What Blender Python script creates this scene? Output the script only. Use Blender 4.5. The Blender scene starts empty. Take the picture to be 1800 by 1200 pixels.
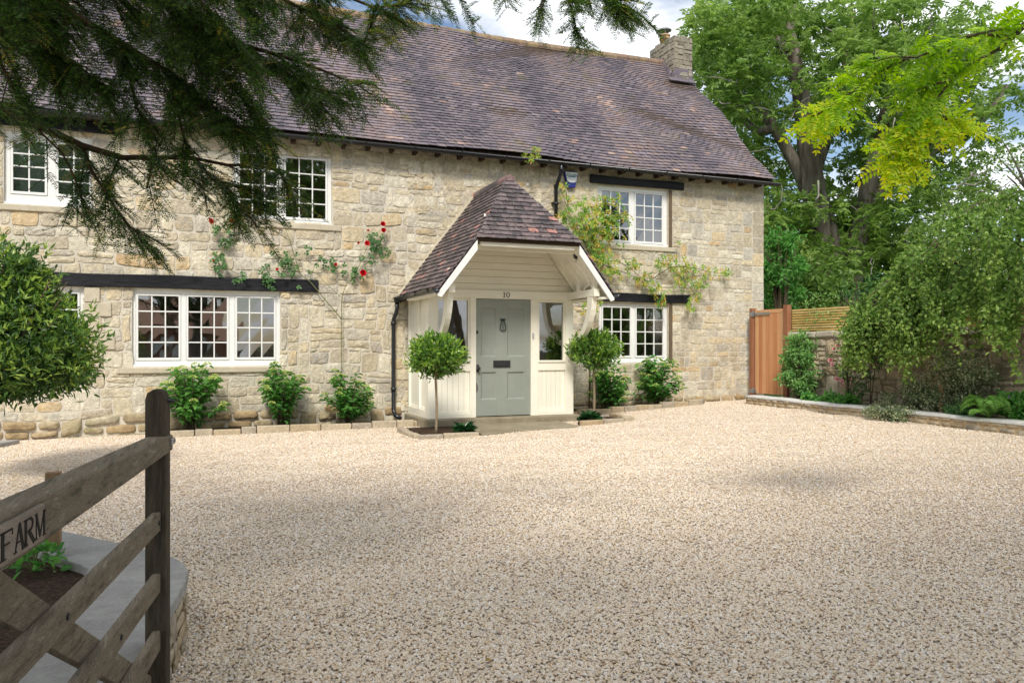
import bpy, math, random
import numpy as np
from mathutils import Matrix, Vector
random.seed(7)
RNG = np.random.default_rng(11)
sc = bpy.context.scene
COL = sc.collection
rad = math.radians

# ------------------------------------------------------------------ camera, sky, sun, exposure
CAM_H = 1.45
FPX, HOR = 1390.0, 611.0                      # focal length and horizon of the 1800 px wide photograph
YAW = math.atan2(.3794, .9252)
cam_d = bpy.data.cameras.new("camera")
cam = bpy.data.objects.new("camera", cam_d)
COL.objects.link(cam)
cam.location = (0, 0, CAM_H)
cam.rotation_euler = (rad(90), 0, -YAW)
cam_d.sensor_width = 36.0
cam_d.lens = FPX / 1800 * 36
cam_d.shift_y = (HOR - 600) / 1800
cam_d.clip_start, cam_d.clip_end = .05, 2000
sc.camera = cam

SUN_EL, SUN_AZ = rad(46), rad(206)            # azimuth clockwise from +Y
world = bpy.data.worlds.new("World")
sc.world = world
world.use_nodes = True
wt = world.node_tree
wt.nodes.clear()
def wn(t, **k):
    n = wt.nodes.new(t)
    for a, b in k.items(): setattr(n, a, b)
    return n
w_out, w_bg = wn('ShaderNodeOutputWorld'), wn('ShaderNodeBackground')
w_sky = wn('ShaderNodeTexSky', sky_type='NISHITA')
w_sky.sun_disc = False
w_sky.sun_elevation, w_sky.sun_rotation = SUN_EL, SUN_AZ
w_tc, w_sep, w_add, w_div, w_div2, w_comb = wn('ShaderNodeTexCoord'), wn('ShaderNodeSeparateXYZ'), wn('ShaderNodeMath', operation='ADD'), wn('ShaderNodeMath', operation='DIVIDE'), wn('ShaderNodeMath', operation='DIVIDE'), wn('ShaderNodeCombineXYZ')
w_max = wn('ShaderNodeMath', operation='MAXIMUM')
w_noise, w_ramp, w_mix = wn('ShaderNodeTexNoise'), wn('ShaderNodeValToRGB'), wn('ShaderNodeMix', data_type='RGBA')
L = wt.links.new
L(w_tc.outputs['Generated'], w_sep.inputs[0])
L(w_sep.outputs['Z'], w_max.inputs[0]); w_max.inputs[1].default_value = 0.0
L(w_max.outputs[0], w_add.inputs[0]); w_add.inputs[1].default_value = .25
L(w_sep.outputs['X'], w_div.inputs[0]); L(w_add.outputs[0], w_div.inputs[1])
L(w_sep.outputs['Y'], w_div2.inputs[0]); L(w_add.outputs[0], w_div2.inputs[1])
L(w_div.outputs[0], w_comb.inputs[0]); L(w_div2.outputs[0], w_comb.inputs[1])
L(w_comb.outputs[0], w_noise.inputs['Vector'])
w_noise.inputs['Scale'].default_value = 1.7
w_noise.inputs['Detail'].default_value = 9
w_noise.inputs['Roughness'].default_value = .55
L(w_noise.outputs['Fac'], w_ramp.inputs[0])
w_ramp.color_ramp.elements[0].position = .43
w_ramp.color_ramp.elements[1].position = .54
L(w_ramp.outputs[0], w_mix.inputs['Factor'])
L(w_sky.outputs[0], w_mix.inputs['A'])
w_mix.inputs['B'].default_value = (9.3, 9.5, 9.8, 1)
L(w_mix.outputs['Result'], w_bg.inputs['Color'])
w_bg.inputs['Strength'].default_value = .1
L(w_bg.outputs[0], w_out.inputs[0])

sun_d = bpy.data.lights.new("sun", 'SUN')
sun_d.energy, sun_d.angle, sun_d.color = 2.5, rad(14), (1, .95, .86)
sun = bpy.data.objects.new("sun", sun_d)
COL.objects.link(sun)
sun.location = (-10, -10, 20)
s_dir = Vector((math.sin(SUN_AZ) * math.cos(SUN_EL), math.cos(SUN_AZ) * math.cos(SUN_EL), math.sin(SUN_EL)))
sun.rotation_euler = s_dir.to_track_quat('Z', 'Y').to_euler()
sc.view_settings.view_transform = 'Standard'
sc.view_settings.look = 'None'
sc.view_settings.exposure = .5
sc.view_settings.gamma = 1
sc.cycles.max_bounces = 8
sc.cycles.transparent_max_bounces = 12
sc.cycles.use_adaptive_sampling = False

# ------------------------------------------------------------------ helpers
FW = np.array((math.sin(YAW), math.cos(YAW), 0)); RT = np.array((math.cos(YAW), -math.sin(YAW), 0)); UP = np.array((0, 0, 1.))
def ray(px, py): return FW + RT * ((px - 900) / FPX) + UP * ((HOR - py) / FPX)
def at(px, py, t): return np.array((0, 0, CAM_H)) + ray(px, py) * t
def at_y(px, py, y):
    r = ray(px, py); return np.array((0, 0, CAM_H)) + r * (y / r[1])
def at_x(px, py, x):
    r = ray(px, py); return np.array((0, 0, CAM_H)) + r * (x / r[0])
def at_z(px, py, z):
    r = ray(px, py); return np.array((0, 0, CAM_H)) + r * ((z - CAM_H) / r[2])
def A(*p): return np.array(p, float)
def unit(v):
    v = np.asarray(v, float)
    return v / np.maximum(np.linalg.norm(v, axis=-1, keepdims=True), 1e-9)
def smooth(x): x = np.clip(x, 0, 1); return x * x * (3 - 2 * x)
def vnoise(x, y, s=0):
    """cheap smooth pseudo noise in -1..1"""
    return (np.sin(x * 1.7 + 1.3 * s + 2.1 * np.sin(y * 1.1 + s)) + np.sin(y * 2.3 - .7 * s + 1.7 * np.sin(x * .9 + 2 * s))) * .5
def ground_z(x, y):
    w = np.interp(x, [-8, -2, 3.6, 6.3, 9.5, 11.5, 16], [.05, .07, .13, .18, .31, .35, .4])
    y = np.asarray(y); x = np.asarray(x)
    rel = (.010 * vnoise(x * 2.1, y * 2.1, 3) + .007 * vnoise(x * 5.3, y * 4.7, 7)) * smooth((y - 1.5) / 2) * smooth((12.6 - y) / 1.5)
    return w * smooth((y - 1) / 6.5) + rel

class MB:
    """Collects vertices and faces of ONE mesh object; 'rnd' is a number per vertex for the material."""
    def __init__(s): s.v, s.r, s.n, s.f = [], [], 0, []
    def raw(s, v, faces, r=.5):
        v = np.asarray(v, float).reshape(-1, 3)
        s.v.append(v); s.r.append(np.broadcast_to(np.asarray(r, float), (len(v),)))
        if isinstance(faces, np.ndarray): s.f.append(faces + s.n)
        else:
            by = {}
            for q in faces: by.setdefault(len(q), []).append(q)
            for q in by.values(): s.f.append(np.array(q, int) + s.n)
        s.n += len(v)
    def box(s, a, b, r=.5, m=None):
        (x0, y0, z0), (x1, y1, z1) = a, b
        v = A((x0, y0, z0), (x1, y0, z0), (x1, y1, z0), (x0, y1, z0), (x0, y0, z1), (x1, y0, z1), (x1, y1, z1), (x0, y1, z1))
        if m is not None: v = m(v)
        s.raw(v, [(0, 3, 2, 1), (4, 5, 6, 7), (0, 1, 5, 4), (1, 2, 6, 5), (2, 3, 7, 6), (3, 0, 4, 7)], r)
    def beam(s, p, q, w, h, up=(0, 0, 1), r=.5):
        """a bar from p to q, w wide, h high"""
        p, q = A(*p), A(*q); d = unit(q - p); sd = unit(np.cross(d, up)); u = np.cross(sd, d)
        v = [p + sd * a * w / 2 + u * b * h / 2 for a, b in ((-1, -1), (1, -1), (1, 1), (-1, 1))]
        v += [x + (q - p) for x in v]
        s.raw(np.array(v), [(0, 1, 2, 3)[::-1], (4, 5, 6, 7), (0, 1, 5, 4), (1, 2, 6, 5), (2, 3, 7, 6), (3, 0, 4, 7)], r)
    def prism(s, poly, n, r=.5):
        """polygon (list of 3d points) extruded by vector n"""
        p = np.array(poly, float); k = len(p); n = A(*n)
        s.raw(np.vstack([p, p + n]), [tuple(range(k))[::-1], tuple(range(k, 2 * k))] + [(i, (i + 1) % k, (i + 1) % k + k, i + k) for i in range(k)], r)
    def tube(s, pts, rads, n=8, r=.5, cap=True, rough=0.):
        pts = np.array(pts, float); k = len(pts)
        rads = np.broadcast_to(np.asarray(rads, float), (k,))
        d = unit(np.gradient(pts, axis=0)); ref = A(0, 0, 1) if abs(d[0][2]) < .9 else A(1, 0, 0)
        out = []; a = np.arange(n) * 2 * math.pi / n
        for i in range(k):
            sd = unit(np.cross(d[i], ref)); u = np.cross(sd, d[i]); ref = u
            rr = rads[i] * (1 + rough * np.sin(a * 3 + i * .7) * .5 + (rough * RNG.uniform(-.5, .5, n) if rough else 0))
            out.append(pts[i] + np.outer(np.cos(a) * rr, sd) + np.outer(np.sin(a) * rr, u))
        f = [(i * n + j, i * n + (j + 1) % n, (i + 1) * n + (j + 1) % n, (i + 1) * n + j) for i in range(k - 1) for j in range(n)]
        if cap: f += [tuple(range(n))[::-1], tuple(range((k - 1) * n, k * n))]
        s.raw(np.vstack(out), f, r)
    def lathe(s, c, prof, n=16, r=.5, axis=(0, 0, 1)):
        """profile [(radius, height)] about an axis through c"""
        ax = unit(A(*axis)); e1 = unit(np.cross(ax, A(1, 0, 0) if abs(ax[0]) < .9 else A(0, 1, 0))); e2 = np.cross(ax, e1)
        a = np.arange(n) * 2 * math.pi / n; v = []
        for R_, h in prof: v.append(A(*c) + ax * h + np.outer(np.cos(a) * R_, e1) + np.outer(np.sin(a) * R_, e2))
        k = len(prof)
        f = [(i * n + j, i * n + (j + 1) % n, (i + 1) * n + (j + 1) % n, (i + 1) * n + j) for i in range(k - 1) for j in range(n)]
        f += [tuple(range(n))[::-1], tuple(range((k - 1) * n, k * n))]
        s.raw(np.vstack(v), f, r)
    def leaves(s, pos, dirs, nrm, ln, wd, r, droop=.12, fold=.18):
        """folded ovate leaves"""
        pos, dirs, nrm = (np.asarray(x, float).reshape(-1, 3) for x in (pos, dirs, nrm)); N = len(pos)
        if N == 0: return
        dirs = unit(dirs); sd = unit(np.cross(nrm, dirs)); nn = np.cross(dirs, sd)
        ln = np.broadcast_to(np.asarray(ln, float), (N,))[:, None]; wd = np.broadcast_to(np.asarray(wd, float), (N,))[:, None]
        T = [(0, 0, 0), (.3, -.5, fold), (.68, -.36, fold * .5), (1, 0, -droop), (.68, .36, fold * .5), (.3, .5, fold)]
        v = np.stack([pos + dirs * ln * a + sd * wd * b + nn * (ln * min(c, 0) + wd * max(c, 0)) for a, b, c in T], 1).reshape(-1, 3)
        b = np.arange(N)[:, None] * 6
        f = np.vstack([b + A(0, 1, 2, 3).astype(int), b + A(0, 3, 4, 5).astype(int)])
        s.raw(v, f, np.repeat(np.broadcast_to(np.asarray(r, float), (N,)), 6))
    def needles(s, pos, dirs, nrm, ln, wd, r):
        pos, dirs, nrm = (np.asarray(x, float).reshape(-1, 3) for x in (pos, dirs, nrm)); N = len(pos)
        dirs = unit(dirs); sd = unit(np.cross(nrm, dirs))
        ln = np.broadcast_to(np.asarray(ln, float), (N,))[:, None]; wd = np.broadcast_to(np.asarray(wd, float), (N,))[:, None]
        v = np.stack([pos, pos + dirs * ln * .5 - sd * wd / 2, pos + dirs * ln, pos + dirs * ln * .5 + sd * wd / 2], 1).reshape(-1, 3)
        s.raw(v, np.arange(N)[:, None] * 4 + np.arange(4), np.repeat(np.broadcast_to(np.asarray(r, float), (N,)), 4))
    def build(s, name, mat, parent=None, smooth_=False, local=False, bevel=0):
        me = bpy.data.meshes.new(name)
        v = np.vstack(s.v).astype(np.float32); r = np.concatenate(s.r).astype(np.float32)
        me.vertices.add(len(v)); me.vertices.foreach_set('co', v.ravel())
        loops = np.concatenate([f.ravel() for f in s.f]); tot = np.concatenate([np.full(len(f), f.shape[1]) for f in s.f])
        me.loops.add(len(loops)); me.loops.foreach_set('vertex_index', loops.astype(np.int32))
        me.polygons.add(len(tot)); me.polygons.foreach_set('loop_start', np.concatenate([[0], np.cumsum(tot)[:-1]]).astype(np.int32))
        me.polygons.foreach_set('loop_total', tot.astype(np.int32))
        me.polygons.foreach_set('use_smooth', np.full(len(tot), smooth_))
        me.update(calc_edges=True)
        at_ = me.attributes.new('rnd', 'FLOAT', 'POINT'); at_.data.foreach_set('value', r)
        me.materials.append(mat)
        o = bpy.data.objects.new(name, me); COL.objects.link(o)
        if bevel:
            m = o.modifiers.new('bevel', 'BEVEL'); m.width = bevel; m.segments = 2; m.limit_method = 'ANGLE'; m.angle_limit = rad(40)
        put(o, parent, local)
        return o
WM = {}
def put(o, parent, local=False):
    if parent is not None:
        o.parent = parent
        if not local: o.matrix_parent_inverse = WM.get(parent.name, Matrix()).inverted()
def thing(name, loc, label, cat, group=None, kind=None):
    o = bpy.data.objects.new(name, None); COL.objects.link(o); o.location = loc; o.empty_display_size = .2
    WM[o.name] = Matrix.Translation(Vector(loc))
    tag(o, label, cat, group, kind); return o
def tag(o, label, cat, group=None, kind=None):
    if label: o['label'] = label
    if cat: o['category'] = cat
    if group: o['group'] = group
    if kind: o['kind'] = kind
    return o
def struct(o, kind='structure'): o['kind'] = kind; return o
def copy_thing(o, loc, rz, label, scale=1.):
    c = o.copy(); COL.objects.link(c); c.location = loc; c.rotation_euler = (0, 0, rz); c.scale = (scale,) * 3; c['label'] = label
    WM[c.name] = Matrix.Translation(Vector(loc))
    for ch in list(o.children):
        d = ch.copy(); COL.objects.link(d); d.parent = c
        for g in ch.children:
            e = g.copy(); COL.objects.link(e); e.parent = d
    return c

# ------------------------------------------------------------------ materials
def mat(name, ramp=None, rough=.8, noise=None, bump=None, bump_scale=40., spec=.3, src='rnd', mapscale=(1, 1, 1), translucent=0., metallic=0., stain=None, coat=0., blotch=None):
    """ramp: [(pos, rgb)] over rnd (or noise); noise: (scale, amount) value variation; bump: strength; stain: (rgb, scale, lo, hi)"""
    m = bpy.data.materials.new(name); m.use_nodes = True; t = m.node_tree; t.nodes.clear(); l = t.links.new
    def nd(ty, **k):
        n = t.nodes.new(ty)
        for a, b in k.items(): setattr(n, a, b)
        return n
    out, bs = nd('ShaderNodeOutputMaterial'), nd('ShaderNodeBsdfPrincipled')
    tc, mp = nd('ShaderNodeTexCoord'), nd('ShaderNodeMapping'); mp.inputs['Scale'].default_value = mapscale
    l(tc.outputs['Object'], mp.inputs[0])
    def noise_node(scale, detail=5, rg=.55):
        n = nd('ShaderNodeTexNoise'); n.inputs['Scale'].default_value = scale; n.inputs['Detail'].default_value = detail; n.inputs['Roughness'].default_value = rg
        l(mp.outputs[0], n.inputs['Vector']); return n
    rp = nd('ShaderNodeValToRGB'); e = rp.color_ramp.elements
    ramp = ramp or [(0, (.5, .5, .5)), (1, (.5, .5, .5))]
    while len(e) < len(ramp): e.new(.5)
    for i, (p, c) in enumerate(ramp): e[i].position = p; e[i].color = (*c, 1)
    if src == 'rnd':
        a = nd('ShaderNodeAttribute', attribute_name='rnd'); f = a.outputs['Fac']
    else:
        n0 = noise_node(src, 8, .6); mr = nd('ShaderNodeMapRange'); mr.inputs[1].default_value, mr.inputs[2].default_value = .3, .7
        l(n0.outputs['Fac'], mr.inputs[0]); f = mr.outputs[0]
    if blotch:
        nb = noise_node(blotch[0], 4); ma = nd('ShaderNodeMath', operation='MULTIPLY_ADD'); ma.inputs[1].default_value = blotch[1]
        sb = nd('ShaderNodeMath', operation='ADD'); l(nb.outputs['Fac'], ma.inputs[0]); ma.inputs[2].default_value = -blotch[1] * .5
        l(f, sb.inputs[0]); l(ma.outputs[0], sb.inputs[1]); f = sb.outputs[0]
    l(f, rp.inputs[0]); col = rp.outputs[0]
    if noise:
        for sc_, amt in (noise if isinstance(noise, list) else [noise]):
            n1 = noise_node(sc_, 6, .65); mr = nd('ShaderNodeMapRange')
            mr.inputs[1].default_value, mr.inputs[2].default_value, mr.inputs[3].default_value, mr.inputs[4].default_value = .3, .7, 1 - amt, 1 + amt
            l(n1.outputs['Fac'], mr.inputs[0]); mx = nd('ShaderNodeMix', data_type='RGBA', blend_type='MULTIPLY'); mx.inputs['Factor'].default_value = 1
            l(col, mx.inputs['A']); l(mr.outputs[0], mx.inputs['B']); col = mx.outputs['Result']
    for st in (stain if isinstance(stain, list) else [stain] if stain else []):
        n2 = noise_node(st[1], 7, .6); mr = nd('ShaderNodeMapRange'); mr.inputs[1].default_value, mr.inputs[2].default_value = st[2], st[3]
        l(n2.outputs['Fac'], mr.inputs[0]); mx = nd('ShaderNodeMix', data_type='RGBA'); l(mr.outputs[0], mx.inputs['Factor'])
        l(col, mx.inputs['A']); mx.inputs['B'].default_value = (*st[0], 1); col = mx.outputs['Result']
    l(col, bs.inputs['Base Color'])
    bs.inputs['Roughness'].default_value = rough; bs.inputs['Specular IOR Level'].default_value = spec; bs.inputs['Metallic'].default_value = metallic
    if coat: bs.inputs['Coat Weight'].default_value = coat; bs.inputs['Coat Roughness'].default_value = .15
    if bump:
        n3 = noise_node(bump_scale, 8, .65); b = nd('ShaderNodeBump'); b.inputs['Strength'].default_value = bump; b.inputs['Distance'].default_value = .02
        l(n3.outputs['Fac'], b.inputs['Height']); l(b.outputs[0], bs.inputs['Normal'])
    sh = bs.outputs[0]
    if translucent:
        tr = nd('ShaderNodeBsdfTranslucent'); hs = nd('ShaderNodeHueSaturation'); hs.inputs['Value'].default_value = 1.5; hs.inputs['Saturation'].default_value = 1.1
        l(col, hs.inputs['Color']); l(hs.outputs[0], tr.inputs[0]); mx = nd('ShaderNodeMixShader'); mx.inputs[0].default_value = translucent
        l(sh, mx.inputs[1]); l(tr.outputs[0], mx.inputs[2]); sh = mx.outputs[0]
    l(sh, out.inputs[0]); return m
def flat(name, c, rough=.5, spec=.4, noise=(6, .06), bump=None, **k): return mat(name, [(0, c), (1, c)], rough, noise, bump, spec=spec, **k)

M = {}
M['stone'] = mat('limestone', [(0, (.45, .39, .295)), (.15, (.64, .57, .43)), (.32, (.51, .44, .31)), (.45, (.69, .635, .505)), (.58, (.48, .44, .365)), (.7, (.63, .53, .36)), (.8, (.55, .39, .21)), (.88, (.42, .39, .345)), (1, (.53, .42, .26))],
    .92, [(3, .16), (16, .24), (70, .2)], 1., 30, .15, stain=[((.30, .26, .19), 1.1, .58, .8), ((.62, .56, .44), 7, .6, .78)], blotch=(9, .2))
M['mortar'] = mat('lime_mortar', [(0, (.54, .49, .40)), (1, (.64, .595, .51))], .95, [(5, .12), (60, .15)], .5, 60, .1)
M['boulder'] = mat('wall_foot_stone', [(0, (.33, .26, .16)), (.4, (.44, .365, .24)), (.7, (.38, .27, .145)), (1, (.48, .43, .31))], .93, [(4, .25), (20, .22)], .9, 22, .15, stain=((.2, .19, .08), 2, .55, .75))
M['old_stone'] = mat('weathered_wall_stone', [(0, (.40, .33, .24)), (.4, (.52, .44, .33)), (.7, (.44, .34, .22)), (1, (.58, .51, .40))], .95, [(3, .2), (18, .25)], .9, 24, .12, stain=((.10, .095, .06), 2.2, .52, .72))
M['old_mortar'] = flat('old_joint', (.30, .25, .18), .95, .1, (12, .25), .5)
M['chim_stone'] = mat('chimney_stone', [(0, (.25, .22, .17)), (.5, (.33, .30, .24)), (1, (.28, .25, .2))], .95, [(4, .2), (20, .22)], .9, 24, .12, stain=((.42, .25, .06), 4, .66, .74))
M['walling'] = mat('low_wall_stone', [(0, (.42, .32, .2)), (.5, (.5, .42, .3)), (1, (.36, .31, .25))], .93, [(5, .15), (25, .2)], .8, 30, .15)
M['wall_joint'] = flat('buff_joint', (.5, .37, .22), .95, .1, (20, .15), .4)
M['pale_coping'] = mat('pale_coping', [(0, (.56, .55, .52)), (1, (.70, .69, .66))], .9, [(14, .1), (60, .1)], .35, 50, .2, src=3, stain=((.40, .38, .33), 2, .62, .8))
M['coping'] = mat('concrete_coping', [(0, (.27, .262, .245)), (1, (.39, .378, .352))], .9, [(14, .12), (60, .1)], .35, 50, .2, src=3, stain=((.25, .24, .22), 2, .6, .8))
M['step'] = mat('worn_step', [(0, (.22, .185, .125)), (1, (.34, .295, .21))], .9, [(9, .15), (50, .15)], .4, 30, .2, src=2.2, stain=((.17, .16, .09), 3, .58, .78))
M['sill'] = mat('stone_sill', [(0, (.48, .42, .31)), (1, (.55, .49, .38))], .9, [(8, .1), (50, .1)], .3, 30, .2, src=3)
M['tile'] = mat('clay_tile', [(0, (.10, .088, .105)), (.3, (.155, .130, .15)), (.55, (.20, .162, .175)), (.75, (.225, .168, .16)), (.9, (.245, .21, .24)), (.96, (.27, .18, .15)), (1, (.42, .30, .26))],
    .55, [(9, .22), (60, .22)], .5, 60, .5, blotch=(1.1, .55), stain=[((.17, .145, .06), 2.2, .6, .8), ((.36, .34, .30), 26, .66, .75), ((.05, .045, .05), 11, .62, .75)])
M['porch_tile'] = mat('porch_clay_tile', [(0, (.065, .055, .06)), (.4, (.125, .098, .102)), (.8, (.19, .14, .14)), (.965, (.16, .125, .13)), (.975, (.44, .2, .17)), (1, (.46, .22, .19))],
    .5, [(9, .25), (60, .3)], .6, 60, .5, stain=[((.36, .33, .22), 22, .6, .7), ((.022, .02, .019), 17, .56, .66)])
M['ridge'] = mat('ridge_tile', [(0, (.20, .15, .10)), (.5, (.26, .175, .13)), (1, (.30, .23, .14))], .8, [(12, .3)], .5, 40, .2, stain=[((.34, .26, .10), 5, .58, .72), ((.12, .11, .09), 8, .6, .75)])
M['white'] = flat('white_paint', (.80, .80, .78), .35, .5, (5, .03))
M['cream'] = flat('cream_paint', (.89, .85, .73), .42, .45, [(1.6, .05), (40, .03)], .05)
M['door'] = flat('sage_paint', (.275, .297, .262), .38, .5, [(2.5, .07), (50, .05)], .06)
M['black'] = mat('black_paint', [(0, (.006, .006, .008)), (1, (.018, .019, .023))], .5, [(20, .3)], .35, 30, .22, src=5, mapscale=(.3, 1, 1))
M['gutter'] = flat('black_gutter', (.014, .015, .018), .25, .5, (4, .1))
M['iron'] = flat('black_iron', (.02, .02, .02), .5, .5, (30, .2), .2)
M['verdigris'] = flat('verdigris', (.035, .07, .06), .5, .5, (60, .35))
M['steel'] = flat('galvanised_steel', (.32, .34, .36), .4, .5, (20, .12), metallic=.7)
M['oak'] = mat('brown_oak', [(0, (.10, .07, .045)), (1, (.2, .15, .1))], .85, [(30, .2)], .4, 30, .2, src=4, mapscale=(6, 6, .6))
M['rafter'] = flat('rafter_wood', (.06, .04, .028), .85, .2, (10, .25))
M['gatewood'] = mat('weathered_gate_wood', [(0, (.17, .145, .105)), (.45, (.35, .285, .205)), (.6, (.28, .225, .16)), (1, (.48, .405, .305))], .85, [(3, .2), (40, .25)], .9, 22, .2, src=5, mapscale=(14, 1.1, 14), stain=((.085, .09, .06), 2.4, .55, .75))
M['postwood'] = mat('dark_post_wood', [(0, (.045, .038, .028)), (1, (.15, .12, .085))], .85, [(3, .2), (40, .25)], .9, 22, .2, src=4, mapscale=(14, 14, 1.1))
M['stakewood'] = mat('stake_wood', [(0, (.22, .13, .07)), (1, (.36, .24, .14))], .85, [(30, .2)], .3, 30, .2, src=3, mapscale=(8, 8, 1))
M['letter'] = flat('carved_letter', (.02, .019, .017), .8, .2)
M['number'] = flat('house_number', (.07, .055, .045), .5, .4)
M['cedar'] = mat('cedar_board', [(0, (.42, .16, .07)), (.35, (.55, .25, .11)), (.7, (.62, .32, .16)), (1, (.68, .42, .22))], .6, [(2, .1), (30, .14)], .15, 30, .3, mapscale=(10, 10, .8))
M['slat'] = mat('fence_slat', [(0, (.55, .36, .12)), (.5, (.64, .44, .16)), (1, (.7, .52, .24))], .7, [(3, .12), (40, .12)], .15, 30, .25, mapscale=(8, .7, 8))
M['soil'] = mat('mulch', [(0, (.025, .016, .011)), (.5, (.06, .038, .026)), (1, (.12, .075, .05))], .95, [(60, .5)], 1., 60, .1, src=45)
M['gravel'] = mat('gravel_bed', [(0, (.41, .33, .25)), (.35, (.61, .50, .39)), (.6, (.73, .63, .52)), (1, (.82, .75, .66))], .9, [(1.2, .06), (180, .25)], .8, 95, .2, src=120)
M['pebble'] = mat('pebble', [(0, (.80, .70, .58)), (.18, (.68, .54, .38)), (.38, (.84, .75, .64)), (.5, (.70, .53, .34)), (.66, (.86, .82, .76)), (.76, (.56, .42, .28)), (.86, (.77, .64, .48)), (.96, (.54, .50, .47)), (1, (.46, .27, .16))], .75, [(40, .15)], None, spec=.3)
M['earth'] = mat('lawn', [(0, (.03, .05, .015)), (1, (.07, .1, .03))], .95, [(20, .3)], .6, 30, .1, src=1.5)
M['bark'] = mat('walnut_bark', [(0, (.05, .042, .035)), (.45, (.16, .135, .115)), (1, (.27, .24, .21))], .95, [(2, .25)], 1., 6, .1, src=4.5, mapscale=(1.6, 1.6, .22))
M['twig'] = flat('twig_bark', (.10, .075, .05), .9, .15, (30, .3), .3)
M['paletwig'] = flat('dead_twig', (.27, .25, .22), .9, .15, (20, .2))
M['greenstem'] = flat('green_stem', (.16, .18, .06), .7, .3, (20, .2))
M['baytrunk'] = flat('bay_trunk', (.26, .2, .13), .9, .15, (30, .25), .3)
M['yewtwig'] = flat('yew_twig', (.05, .05, .022), .8, .2, (30, .3))
M['yewbark'] = flat('yew_bark', (.10, .065, .04), .9, .15, (20, .3), .4)
def leafmat(name, cols, tr=.3, rough=.42, spec=.4): return mat(name, [(i / (len(cols) - 1), c) for i, c in enumerate(cols)], rough, (1.3, .12), None, spec=spec, translucent=tr)
M['yew'] = leafmat('yew_needle', [(.026, .065, .015), (.044, .105, .02), (.078, .165, .026), (.16, .26, .04), (.46, .34, .07)], .4, .35, .5)
M['walnut'] = leafmat('walnut_leaf', [(.085, .155, .036), (.15, .25, .055), (.23, .35, .085), (.37, .48, .14)], .46)
M['dark'] = leafmat('dark_leaf', [(.025, .075, .02), (.045, .11, .03), (.07, .16, .04)], .3)
M['birch'] = leafmat('weeping_leaf', [(.085, .165, .036), (.15, .26, .055), (.24, .37, .085), (.40, .52, .15)], .45)
M['robinia'] = leafmat('robinia_leaf', [(.18, .34, .02), (.29, .48, .024), (.44, .58, .026), (.64, .62, .03)], .55)
M['robstalk'] = flat('leaf_stalk', (.24, .32, .05), .6, .3)
M['bay'] = leafmat('bay_leaf', [(.05, .12, .022), (.09, .2, .034), (.16, .30, .045), (.36, .52, .07)], .3, .3, .6)
M['hydrangea'] = leafmat('hydrangea_leaf', [(.055, .17, .035), (.10, .26, .055), (.16, .36, .08)], .42)
M['hydflower'] = leafmat('hydrangea_bud', [(.40, .52, .12), (.52, .62, .18), (.62, .68, .26)], .3)
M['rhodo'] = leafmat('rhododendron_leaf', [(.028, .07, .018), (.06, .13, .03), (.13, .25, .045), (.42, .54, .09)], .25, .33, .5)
M['wist'] = leafmat('climber_leaf', [(.11, .25, .05), (.2, .38, .06), (.36, .5, .09), (.55, .5, .09), (.58, .27, .10)], .4)
M['rosleaf'] = leafmat('rose_leaf', [(.045, .12, .045), (.08, .19, .06), (.14, .28, .08)], .3)
M['red'] = leafmat('red_petal', [(.34, .006, .012), (.58, .010, .02), (.72, .02, .035)], .25)
M['pink'] = leafmat('pink_petal', [(.55, .22, .26), (.68, .36, .38), (.75, .5, .48)], .3)
M['clem'] = leafmat('clematis_leaf', [(.11, .26, .07), (.19, .38, .11), (.3, .5, .17)], .35)
M['varieg'] = leafmat('variegated_leaf', [(.07, .14, .06), (.13, .2, .09), (.42, .46, .26), (.68, .68, .48)], .25)
M['fern'] = leafmat('fern_frond', [(.15, .31, .06), (.26, .47, .12)], .4)
M['gera'] = leafmat('geranium_leaf', [(.06, .2, .04), (.11, .31, .06), (.19, .42, .09)], .35)
M['berg'] = leafmat('glossy_leaf', [(.012, .05, .02), (.025, .09, .03), (.04, .12, .03)], .2, .25, .5)
M['fallen'] = leafmat('fallen_leaf', [(.20, .10, .03), (.38, .26, .04), (.42, .34, .05), (.15, .10, .06)], .1)
M['room'] = flat('room_plaster', (.62, .60, .57), .9, .2)
M['floorwood'] = flat('room_floor', (.16, .1, .06), .6, .3)
M['blind'] = flat('pale_blind', (.55, .57, .6), .9, .1, (4, .05))
M['siren_white'] = flat('white_plastic', (.72, .76, .78), .3, .5)
M['siren_blue'] = flat('blue_plastic', (.012, .02, .22), .25, .5)
M['siren_text'] = flat('teal_print', (.01, .13, .26), .5, .3)
M['plastic'] = flat('grey_plastic', (.4, .4, .42), .4, .5)
M['brick'] = mat('red_brick', [(0, (.30, .12, .07)), (1, (.42, .2, .12))], .9, [(8, .2)], .4, 40, .2, src=12)
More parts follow.
